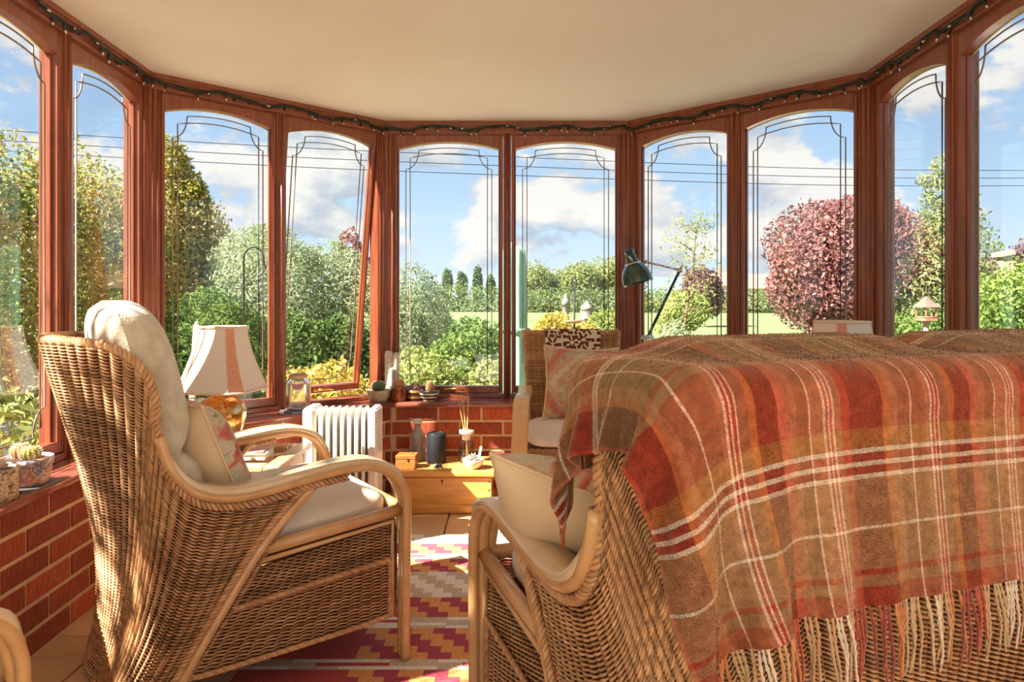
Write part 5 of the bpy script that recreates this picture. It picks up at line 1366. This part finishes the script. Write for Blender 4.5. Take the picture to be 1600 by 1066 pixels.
# parasol, closed, with ties
pa = empty('garden_parasol', (0.012, 5.0, GZ)); tag(pa, 'closed pale green garden parasol standing behind the middle mullion', 'parasol')
pr = [(0.0, 1.575), (0.05, 1.57), (0.085, 1.54), (0.095, 1.40), (0.098, 1.0), (0.105, 0.6), (0.108, 0.35), (0.085, 0.34), (0, 0.34)][::-1]
m = MB(); m.lathe(pr, 48, squash=lambda a: 1 - 0.10 * (0.5 + 0.5 * np.cos(a * 8))); m.build('canopy', 'parasol_cloth', pa)
m = MB(); m.tube([(0, 0, 0), (0, 0, 1.60)], 0.022, 10); m.build('pole', 'weathered_wood', pa)
m = MB(); m.lathe([(0, 0), (0.22, 0), (0.22, 0.05), (0.05, 0.07), (0, 0.07)], 24); m.build('base', 'pale_stone', pa)
m = MB(); m.tube([(0.108 * math.cos(a), 0.108 * math.sin(a), 1.0) for a in np.linspace(0, 6.283, 25)[:-1]], 0.008, 6, closed=True); m.build('tie', 'parasol_cloth', pa)
# bird bath pole, stone ornaments, yellow and lime shrubs
bp0 = empty('bird_feeder_pole', (X(897, 9), 9, GZ)); tag(bp0, 'thin dark bird-feeder pole with a terracotta dish', 'bird feeder')
m = MB(); m.tube([(0, 0, 0), (0.005, 0, 1.32)], 0.011, 8); m.tube(spline([(0.0, 0, 1.30), (-0.03, 0, 1.40), (0.0, 0, 1.48), (0.03, 0, 1.40), (0.0, 0, 1.30)], 16), 0.010, 6); m.build('pole', 'iron', bp0)
m = MB(); m.lathe([(0, 0.90), (0.06, 0.90), (0.12, 0.93), (0.115, 0.94), (0, 0.92)], 20); m.build('dish', 'terracotta', bp0)
for i, (px, d, h, r, lab) in enumerate(((884, 30, 1.35, 0.20, 'tall pale stone garden ornament before the far trees'), (917, 30, 1.05, 0.30, 'squat pale stone ornament with domed top before the far trees'))):
    so = empty('stone_ornament', (X(px, d), d, GZ)); tag(so, lab, 'ornament', 'stone ornaments')
    m = MB(); m.lathe([(0, 0), (r, 0), (r, 0.12 * h), (r * 0.75, 0.16 * h), (r * (0.7 if i == 0 else 0.98), 0.62 * h), (r, 0.66 * h)], 14); m.build('pedestal', 'pale_stone', so)
    m = MB(); m.lathe([(0, 0.66 * h), (r * 0.95, 0.66 * h), (r * 0.8, 0.82 * h), (r * 0.35, 0.93 * h), (r * 0.3, h), (0, h)], 14); m.build('cap', 'pale_stone', so)
bush('yellow_spirea', 'bright yellow shrub behind the cane armchair', [(X(868, 9.6), 9.6, 0.35, .36, .3, .46), (X(915, 9.8), 9.8, 0.26, .3, .3, .40)], 7000, 0.055, 'leaf_yellow', 51)
bush('lime_shrub', 'lime green shrub between the feeder pole and the lamp', [(X(945, 10.5), 10.5, 0.35, .42, .4, .52)], 5000, 0.06, 'leaf_lime', 52)
# field edge hedgerow and far trees
g = random.Random(9)
for i, (p0, p1, d, h, mat, lab) in enumerate(((600, 790, 62, 2.2, 'leaf_far', 'long low hedgerow across the field in the left centre window'), (795, 985, 60, 1.9, 'leaf_far', 'hedgerow at the foot of the far trees'), (1000, 1420, 58, 1.7, 'leaf_far', 'clipped field hedge beyond the right windows'))):
    bl = []
    n = int((p1 - p0) / 11)
    for k in range(n): bl.append((X(p0 + (p1 - p0) * k / (n - 1), d), d + g.uniform(-1, 1), GZ + h * 0.45, 0.8, 0.8, h * 0.6 * g.uniform(.85, 1.15)))
    bush('field_hedge', lab, bl, 1200 * n // 3, 0.20, mat, 60 + i, cat='hedge', group='field hedges', trunk=[(0, 0, .1)])
for i, (px, d, h, w, lab) in enumerate(((835, 64, 4.3, 1.5, 'left of the pale green trees beyond the field'), (872, 66, 3.7, 1.3, 'low tree second of the row beyond the field'), (905, 63, 4.4, 1.5, 'middle tree behind the stone ornaments'), (945, 65, 4.9, 1.6, 'tallest tree of the row beyond the field beside the lamp head'), (985, 66, 4.5, 1.5, 'tree of the row hidden partly by the corner post'))):
    x = X(px, d)
    bush('field_tree', lab, [(x, d, h * 0.55, w, w, h * 0.42), (x - w * .5, d, h * 0.45, w * .7, w * .7, h * 0.35), (x + w * .45, d + .5, h * 0.62, w * .6, w * .6, h * 0.32)], 4200, 0.24, 'leaf_fartree', 70 + i, cat='tree', group='trees beyond the field', trunk=[(0, 0, 0.18)], fill=0.8)
for i, (px, h, lab) in enumerate(((699, 7.2, 'first of the distant poplars on the skyline, leftmost'), (722, 6.4, 'second of the distant poplars, the shortest'), (746, 7.4, 'third of the distant poplars, the tallest'), (767, 5.6, 'last of the distant poplars near the lead line'))):
    d = 150; x = X(px, d); bush('poplar', lab, [(x, d, h * 0.5, 1.1, 1.1, h * 0.5)], 1200, 0.5, 'leaf_dark', 80 + i, cat='tree', group='distant poplars', trunk=[(0, 0, .2)])
# right side
def sapling():
    d = 9.0; x = X(1068, d); root = empty('sapling', (x, d, GZ)); tag(root, 'spindly young tree with sparse leaves right of the desk lamp', 'tree', 'garden trees')
    g = random.Random(12); m = MB(); tips = []
    main = spline([(-0.10, 0, 0), (0.0, 0, 0.8), (0.10, 0, 1.5), (0.16, 0, 2.05), (0.22, 0, 2.25)], 20); m.tube(main, np.linspace(0.028, 0.006, 20), 7)
    for i, (t, dx, dz) in enumerate(((8, -0.22, 0.30), (10, 0.22, 0.16), (12, -0.24, 0.30), (14, 0.26, 0.10), (15, -0.3, 0.16), (17, -0.2, 0.12), (17, 0.16, 0.12), (9, 0.28, 0.02), (11, -0.3, 0.0))):
        p = main[t]; br = spline([p, p + (dx * .5, g.uniform(-.1, .1), dz * .7), p + (dx, g.uniform(-.15, .15), dz)], 8); m.tube(br, np.linspace(0.010, 0.003, 8), 5); tips += list(br[2:])
    m.build('trunk', 'bark', root)
    tips += list(main[13:]); tips = np.array(tips); rgn = np.random.default_rng(3)
    P = np.repeat(tips, 13, 0) + 0.075 * rgn.standard_normal((len(tips) * 13, 3))
    mm = MB(); leaves(mm, rgn, P, rgn.standard_normal(P.shape), 0.055, rgn.random(len(P)), 0.35); mm.build('foliage', 'leaf_lime', root, kind='stuff')
sapling()
bush('box_shrub', 'grey-green rounded shrub below the sapling', [(X(1058, 7.8), 7.8, 0.30, .30, .3, .42), (X(1035, 7.6), 7.6, 0.05, .25, .25, .3)], 6000, 0.05, 'leaf_silver', 90)
bush('round_box', 'small round green shrub right of the grey-green one', [(X(1110, 9), 9, 0.12, .34, .3, .36)], 4500, 0.055, 'leaf_far', 91)
bush('pale_groundcover', 'cream variegated low shrub outside the right front bay', [(X(1090, 5.6), 5.6, 0.22, .42, .35, .32), (X(1040, 5.4), 5.4, 0.18, .3, .3, .34), (X(1130, 6), 6, 0.1, .3, .3, .3)], 8500, 0.045, 'leaf_pale', 92)
bush('dark_purple_bush', 'purple bush by the houses beyond the field', [(X(1095, 30), 30, 1.3, .8, .8, 1.0), (X(1108, 30), 30, 1.0, .6, .6, .8)], 3000, 0.16, 'leaf_purple', 93)
bush('lime_bush', 'bright lime shrub at the foot of the sapling', [(X(1072, 14), 14, 0.75, .45, .4, .40), (X(1052, 14), 14, 0.5, .3, .3, .4)], 3500, 0.08, 'leaf_lime', 94)
bush('mauve_shrub', 'small mauve shrub before the copper tree', [(X(1192, 7), 7, 0.15, .16, .16, .26), (X(1215, 7.4), 7.4, 0.0, .2, .2, .2)], 1800, 0.045, 'leaf_purple', 95)
bush('copper_plum', 'round copper-pink plum tree filling the right windows', [(X(1326, 9.2), 9.2, 1.42, .98, .9, .86), (X(1345, 9.3), 9.3, 1.75, .62, .6, .55), (X(1285, 9.2), 9.2, 1.22, .66, .6, .62), (X(1412, 9.5), 9.5, 1.40, .42, .5, .62)], 40000, 0.058, 'leaf_copper', 96, cat='tree', group='garden trees', trunk=[(0, 0, 0.07), (0.05, 0, 0.05), (-0.08, 0, .05)], aspect=0.6)
bush('ragged_pine', 'ragged pale-green conifer rising behind the bird table', [(X(1440, 8.6), 8.6, 0.5, .75, .6, .62), (X(1452, 8.6), 8.6, 1.1, .52, .5, .55), (X(1462, 8.6), 8.6, 1.62, .30, .3, .35), (X(1470, 8.6), 8.6, 2.15, .22, .22, .30), (X(1478, 8.6), 8.6, 2.58, .16, .16, .16), (X(1448, 8.6), 8.6, 2.40, .12, .12, .08), (X(1495, 8.6), 8.6, 1.3, .5, .4, .9)], 17000, 0.075, 'leaf_conifer', 97, cat='tree', group='garden trees', aspect=0.22, trunk=[(0.1, 0, 0.05), (0.1, 0, .04), (0.12, 0, .03), (.14, 0, .03), (.16, 0, .03)])
bush('white_flowering_shrub', 'cream flowering shrub under the bird table', [(X(1425, 5.2), 5.2, 0.42, .36, .3, .34), (X(1475, 5.4), 5.4, 0.42, .3, .3, .32)], 7000, 0.04, 'leaf_pale', 98)
bush('green_border_shrub', 'mid-green shrub filling the far right window', [(X(1580, 7), 7, 0.55, .6, .5, .72), (X(1530, 8), 8, 0.55, .5, .4, .6), (X(1640, 6.5), 6.5, 0.7, .6, .5, .8)], 14000, 0.055, 'leaf_green', 99)
bush('yellow_ball_shrub', 'small round yellow shrub low in the far right window', [(X(1556, 5.2), 5.2, 0.63, .16, .15, .12), (X(1556, 5.2), 5.2, 0.4, .16, .15, .25)], 2600, 0.035, 'leaf_yellow', 100)
bush('dark_tree', 'dark purple-green tree behind the leaning post', [(X(1575, 18), 18, 1.35, .75, .7, .8), (X(1615, 18), 18, 1.6, .7, .7, .9)], 6000, 0.12, 'leaf_purple', 101, cat='tree', group='garden trees')
bush('green_shrub_behind_table', 'leafy shrub low behind the bird table post', [(X(1420, 7), 7, 0.3, .5, .4, .55), (X(1480, 7.4), 7.4, 0.25, .4, .4, .5)], 8000, 0.055, 'leaf_green', 102)
bush('sill_shrub', 'yellow-green leafy shrub close outside the left windows', [(-2.5, 2.6, 0.25, .45, .6, .50), (-2.7, 3.3, 0.25, .5, .5, .45), (-2.6, 1.9, 0.2, .4, .5, .45)], 6000, 0.075, 'leaf_lime', 103)
# bird table
bt0 = empty('bird_table', (X(1447, 6.0), 6.0, GZ)); tag(bt0, 'hexagonal roofed bird table on a post in the right garden', 'bird table')
hexa = lambda r, z: [(r * math.cos(a), r * math.sin(a), z) for a in np.arange(6) * math.pi / 3]
m = MB(); V = hexa(0.115, 1.14) + [(0, 0, 1.235)]
m.add(np.array(V), [(i, (i + 1) % 6, 6) for i in range(6)] + [(5, 4, 3, 2, 1, 0)]); m.build('roof', 'copper_roof', bt0)
m = MB(); m.prism([p[:2] for p in hexa(0.095, 0)], 1.03, 1.05); m.build('tray', 'bird_wood', bt0)
for p in hexa(0.082, 0): m = MB(); m.box((p[0], p[1], 1.095), (0.012, 0.012, 0.09), 0.001); m.build('post', 'bird_wood', bt0)
for i in range(6):
    a, b = np.array(hexa(0.088, 1.06)[i]), np.array(hexa(0.088, 1.06)[(i + 1) % 6]); m = MB(); m.tube([a, b], 0.009, 4); m.build('tray_rim', 'bird_wood', bt0)
m = MB(); m.tube([(0, 0, 0), (0, 0, 1.03)], 0.022, 8); m.build('pole', 'weathered_wood', bt0)
lp = empty('leaning_post', (X(1600, 8), 8, GZ)); tag(lp, 'weathered wooden post leaning left with a square cap', 'post')
m = MB(); m.box((0, 0, 0.85), (0.11, 0.11, 1.7), 0.01, M=TR(0.10, 0, 0) @ Matrix.Rotation(-0.19, 4, 'Y')); m.build('beam', 'weathered_wood', lp)
m = MB(); m.box((0, 0, 1.73), (0.17, 0.17, 0.06), 0.01, M=TR(0.10, 0, 0) @ Matrix.Rotation(-0.19, 4, 'Y')); m.build('cap', 'weathered_wood', lp)
st = MB(); st.box((X(1500, 5.6), 5.6, 0.58), (0.30, 0.10, 0.04), 0.01); st.box((X(1500, 5.6), 5.6, 0.17), (0.10, 0.08, 0.78), 0.01); tag(st.build('stone_bench', 'pale_stone'), 'low pale stone slab beside the bird table', 'seat')
# shepherd's crook and white stake on the left
ck = empty('shepherds_crook', (X(381, 6.2), 6.2, GZ)); tag(ck, 'black iron crook with a round hook in the left garden', 'crook')
m = MB(); m.tube(np.concatenate([[(0, 0, 0.0), (0, 0, 0.8), (0, 0, 1.55)], [(0.085 - 0.085 * math.cos(a), 0, 1.55 + 0.10 * math.sin(a)) for a in np.linspace(0.2, 3.0, 12)], [(0.175, 0, 1.50), (0.19, 0, 1.47)]]), 0.008, 7); m.build('rod', 'iron', ck)
m = MB(); m.box((0, 0, 0.5), (0.05, 0.03, 1.0), 0.006); m.box((0, 0, 1.0), (0.034, 0.02, 0.05), 0.008); o = m.build('garden_stake', 'weathered_wood'); o.location = (X(296, 6.0), 6.0, GZ); o.rotation_euler = (0, 0.06, 0); tag(o, 'pale wooden stake standing behind the table lamp', 'stake')
# houses beyond the field
for i, (px, d, w, h, rz, lab) in enumerate(((1106, 96, 5.0, 2.5, 0.0, 'far house with chimney and brown roof right of the sapling'), (1140, 80, 3.4, 1.9, 0.0, 'far gabled house half hidden by the mullion'), (1205, 74, 5.5, 1.5, 0.0, 'far long low house left of the copper tree'))):
    h_ = empty('house', (X(px, d), d, GZ), rz); tag(h_, lab, 'house', 'houses beyond the field')
    m = MB(); m.box((0, 0, h / 2 + .3), (w, 4, h + .6), 0.0); m.build('wall', 'house_render', h_)
    m = MB(); e = h + .6; V = [(-w / 2 - .3, -2.3, e), (w / 2 + .3, -2.3, e), (w / 2 + .3, 2.3, e), (-w / 2 - .3, 2.3, e), (-w / 2 - .3, 0, e + 1.5), (w / 2 + .3, 0, e + 1.5)]
    m.add(np.array(V), [(0, 1, 5, 4), (2, 3, 4, 5), (0, 4, 3), (1, 2, 5), (3, 2, 1, 0)]); rf = m.build('roof', 'house_roof', h_)
    m = MB(); m.box((w * .3, 0, e + 1.6), (.6, .6, 1.4), 0.02); m.build('chimney', 'house_roof', rf)
    for x in (-w * .28, w * .05, w * .33):
        m = MB(); m.box((x, -2.01, h * .6 + .3), (.8, .06, .9), 0.01); m.build('window', 'window_dark', h_)
# overhead wires
for k in range(3):
    P = spline([(-42 + 0, 28.0, 8.9 - .44 * k), (-15, 32.4, 8.0 - .44 * k), (0, 34.8, 7.75 - .44 * k), (19, 39.6, 8.0 - .44 * k), (44, 45, 8.9 - .44 * k)], 40)
    m = MB(); m.tube(P, 0.018, 5); o = m.build('power_line', 'iron')
    tag(o, ['topmost of the three overhead wires across the sky', 'middle one of the three overhead wires', 'lowest of the three overhead wires across the sky'][k], 'power line', 'overhead wires')

# unseen tree added left of the frame to dapple the sunlight
bush('added_dapple_tree', 'airy added tree out of view that dapples the sun on the armchair', [(-3.35, 0.42, 3.15, .72, .70, .65), (-3.1, 0.1, 3.6, .5, .5, .5)], 750, 0.085, 'leaf_lime', 120, cat='tree', group='garden trees', fill=0.95, trunk=[(0, 0, 0.06)])
# ------------------------------------------------------------------ plaid throw: laid over the sofa back and left to settle
def spline_u(p, n):
    """Catmull-Rom by index (keeps the parameter even)"""
    q = np.concatenate([[2 * p[0] - p[1]], p, [2 * p[-1] - p[-2]]]); s = np.linspace(0, len(p) - 1, n)
    i = np.clip(s.astype(int), 0, len(p) - 2); t = (s - i)[:, None]
    a, b, c, d = q[i], q[i + 1], q[i + 2], q[i + 3]
    return 0.5 * ((2 * b) + (-a + c) * t + (2 * a - 5 * b + 4 * c - d) * t ** 2 + (-a + 3 * b - 3 * c + d) * t ** 3)

THROW_A, THROW_B = (-0.675, 0.52), (-1.130, -0.38)
def settle_throw(na=68, nb=42, steps=130, iters=10):
    """position-based cloth in the sofa's own coordinates, resting on a rounded model of its back and cushions"""
    A, B = np.meshgrid(np.linspace(*THROW_A, na), np.linspace(*THROW_B, nb), indexing='ij')
    A = A - 0.18 * (B + 0.75)
    X = np.stack([A, B, 0.985 + 0.003 * np.sin(A * 11 + 1) * np.sin(B * 8)], -1)
    flat = X.reshape(-1, 3)
    def rbox(p, c, h, r):
        q = np.abs(p - np.array(c)) - (np.array(h) - r)
        return np.sqrt((np.maximum(q, 0) ** 2).sum(-1)) + np.minimum(q.max(-1), 0) - r
    def sdf(p):
        q = p.copy(); q[:, 1] += 0.117 * (p[:, 2] - 0.5)
        d1 = rbox(q, (0, -0.655, 0.44), (0.58, 0.160, 0.468), 0.045)
        q[:, 0] = np.abs(q[:, 0])
        d2 = rbox(q, (0.265, -0.60, 0.76), (0.25, 0.125, 0.172), 0.09)
        h = np.clip(0.5 + 0.5 * (d2 - d1) / 0.03, 0, 1)
        return d2 * (1 - h) + d1 * h - 0.03 * h * (1 - h)
    def grad(p):
        g = np.stack([sdf(p + e) - sdf(p - e) for e in np.eye(3) * 1e-3], -1)
        return g / (np.linalg.norm(g, axis=-1, keepdims=True) + 1e-9)
    idx = np.arange(na * nb).reshape(na, nb); springs = []
    def link(I, J, comp, stiff):
        I, J = I.ravel(), J.ravel()
        if len(I): springs.append((I, J, np.linalg.norm(flat[I] - flat[J], axis=1), comp, stiff))
    for s in (0, 1):
        I = idx[s:na - 1:2]; link(I, idx[s + 1:na:2][:len(I)], 0.8, 1.0)
        I = idx[:, s:nb - 1:2]; link(I, idx[:, s + 1:nb:2][:, :I.shape[1]], 0.8, 1.0)
        I = idx[s:na - 1:2]; J = idx[s + 1:na:2][:len(I)]
        link(I[:, :-1], J[:, 1:], 0.3, 0.35); link(I[:, 1:], J[:, :-1], 0.3, 0.35)
    for s in range(4):
        I = idx[s:na - 2:4]; link(I, idx[s + 2:na:4][:len(I)], 0.22, 0.5)
        I = idx[:, s:nb - 2:4]; link(I, idx[:, s + 2:nb:4][:, :I.shape[1]], 0.22, 0.5)
    x = flat.copy(); v = np.zeros_like(x); dt = 1 / 60.0; gap = 0.012
    for step in range(steps):
        v[:, 2] -= 9.8 * dt; v *= 0.955
        p = x + v * dt
        for it in range(iters):
            for I, J, r, comp, stf in springs:
                d = p[J] - p[I]; L = np.sqrt((d * d).sum(1)) + 1e-9
                e = (L - r) / L * (0.5 * stf); e = np.where(e < 0, e * comp, e)
                c = d * e[:, None]; p[I] += c; p[J] -= c
            if it in (4, iters - 1):
                dd = sdf(p); m = dd < gap
                if m.any():
                    q = p[m]; g = grad(q); q = q + g * (gap - dd[m])[:, None]
                    mv = q - x[m]; tn = mv - g * (mv * g).sum(1)[:, None]
                    p[m] = q - tn * np.where(g[:, 2] > 0.35, 0.93, 0.35)[:, None]
        v = (p - x) / dt; x = p
    return x.reshape(na, nb, 3)

def make_throw():
    P = settle_throw()
    up = lambda A, n: np.stack([spline_u(A[:, k], n) for k in range(A.shape[1])], 1)
    P = up(P, 190); P = np.swapaxes(up(np.swapaxes(P, 0, 1), 130), 0, 1)
    n, m = P.shape[:2]
    du = np.gradient(P, axis=0); dv = np.gradient(P, axis=1); N = np.cross(du, dv); N /= np.linalg.norm(N, axis=-1, keepdims=True) + 1e-9
    uv = np.stack(np.meshgrid(np.linspace(*THROW_A, n) + 1.0, np.linspace(0, THROW_B[1] - THROW_B[0], m), indexing='ij'), -1)
    out = P + N * 0.002; inn = P - N * 0.003
    mb = MB(); mb.grid(out, uv=uv); mb.grid(inn, uv=uv, flip=True)
    for E, U in ((lambda A: A[0], uv[0]), (lambda A: A[-1], uv[-1]), (lambda A: A[:, 0], uv[:, 0]), (lambda A: A[:, -1], uv[:, -1])):
        g = np.stack([E(out), E(inn)], 0); mb.grid(g, uv=np.stack([U, U], 0))
    root = empty('throw_blanket', (*P0R, 0.012), FACE_R)
    tag(root, 'rust, tan and cream plaid wool throw with fringe over the sofa back', 'throw')
    mb.build('cloth', 'plaid_wool', root)
    # raised nap of the wool
    rg = np.random.default_rng(4); k = 170000
    fi = rg.uniform(0, n - 1.01, k); fj = rg.uniform(0, m - 1.01, k); i = fi.astype(int); j = fj.astype(int)
    fa, fb = (fi - i)[:, None], (fj - j)[:, None]
    lerp = lambda A: (A[i, j] * (1 - fa) + A[i + 1, j] * fa) * (1 - fb) + (A[i, j + 1] * (1 - fa) + A[i + 1, j + 1] * fa) * fb
    p, nn, w = lerp(out), lerp(N), lerp(uv)
    d = nn * 0.45 + 0.55 * rg.standard_normal((k, 3)) + np.array((0, 0, -0.35)); d /= np.linalg.norm(d, axis=1)[:, None]
    s = np.cross(d, nn); s /= np.linalg.norm(s, axis=1)[:, None] + 1e-9
    L = rg.uniform(0.002, 0.0048, k)[:, None]
    V = np.stack([p - s * 0.0004, p + s * 0.0004, p + d * L], 1).reshape(-1, 3)
    mb = MB(); mb.add(V, np.arange(3 * k).reshape(-1, 3), False, uv=np.repeat(w, 3, 0)); mb.build('nap', 'plaid_wool', root, kind='stuff')
    # twisted tassels along the hem at the back
    rg = np.random.default_rng(8)
    k = 150
    tones = [0.2, 0.2, 0.45, 0.7, 0.7, 0.95, 0.6, 0.45, 0.2, 0.0, 0.7, 0.7, 0.95, 0.7, 0.1]
    for e in range(k):
        f = (e + 0.5 + rg.uniform(-.3, .3)) / k * (n - 1); i = int(f)
        a = P[i, 0] + N[i, 0] * 0.001
        d = P[i, 0] - P[i, 2]; d /= np.linalg.norm(d); d = d * 0.3 + np.array((0, 0, -1.0)) * 0.7; d /= np.linalg.norm(d)
        L = rg.uniform(0.085, 0.112); t = np.linspace(0, 1, 9)[:, None]
        side = np.array((1.0, 0, 0)); sw = rg.uniform(-0.012, 0.012)
        c = a + d * L * t + side * (sw * t + 0.0015 * np.sin(t * 9 + e)) + np.array((0, -0.004, 0)) * np.sin(t * 3)
        tm = MB(); tone = np.clip(tones[int((uv[i, 0, 0] % 0.33) / 0.33 * 15)] + rg.uniform(-.08, .08), 0, 1)
        for s in (0, 1):
            ph = t * 22 + s * math.pi
            h = c + 0.0014 * (np.cos(ph) * side + np.sin(ph) * np.array((0, 1.0, 0)))
            tm.tube(h, np.r_[np.full(8, 0.0015), 0.0006], 4, tint=tone, cap=False)
        tm.build('tassel', 'fringe_yarn', root)
make_throw()
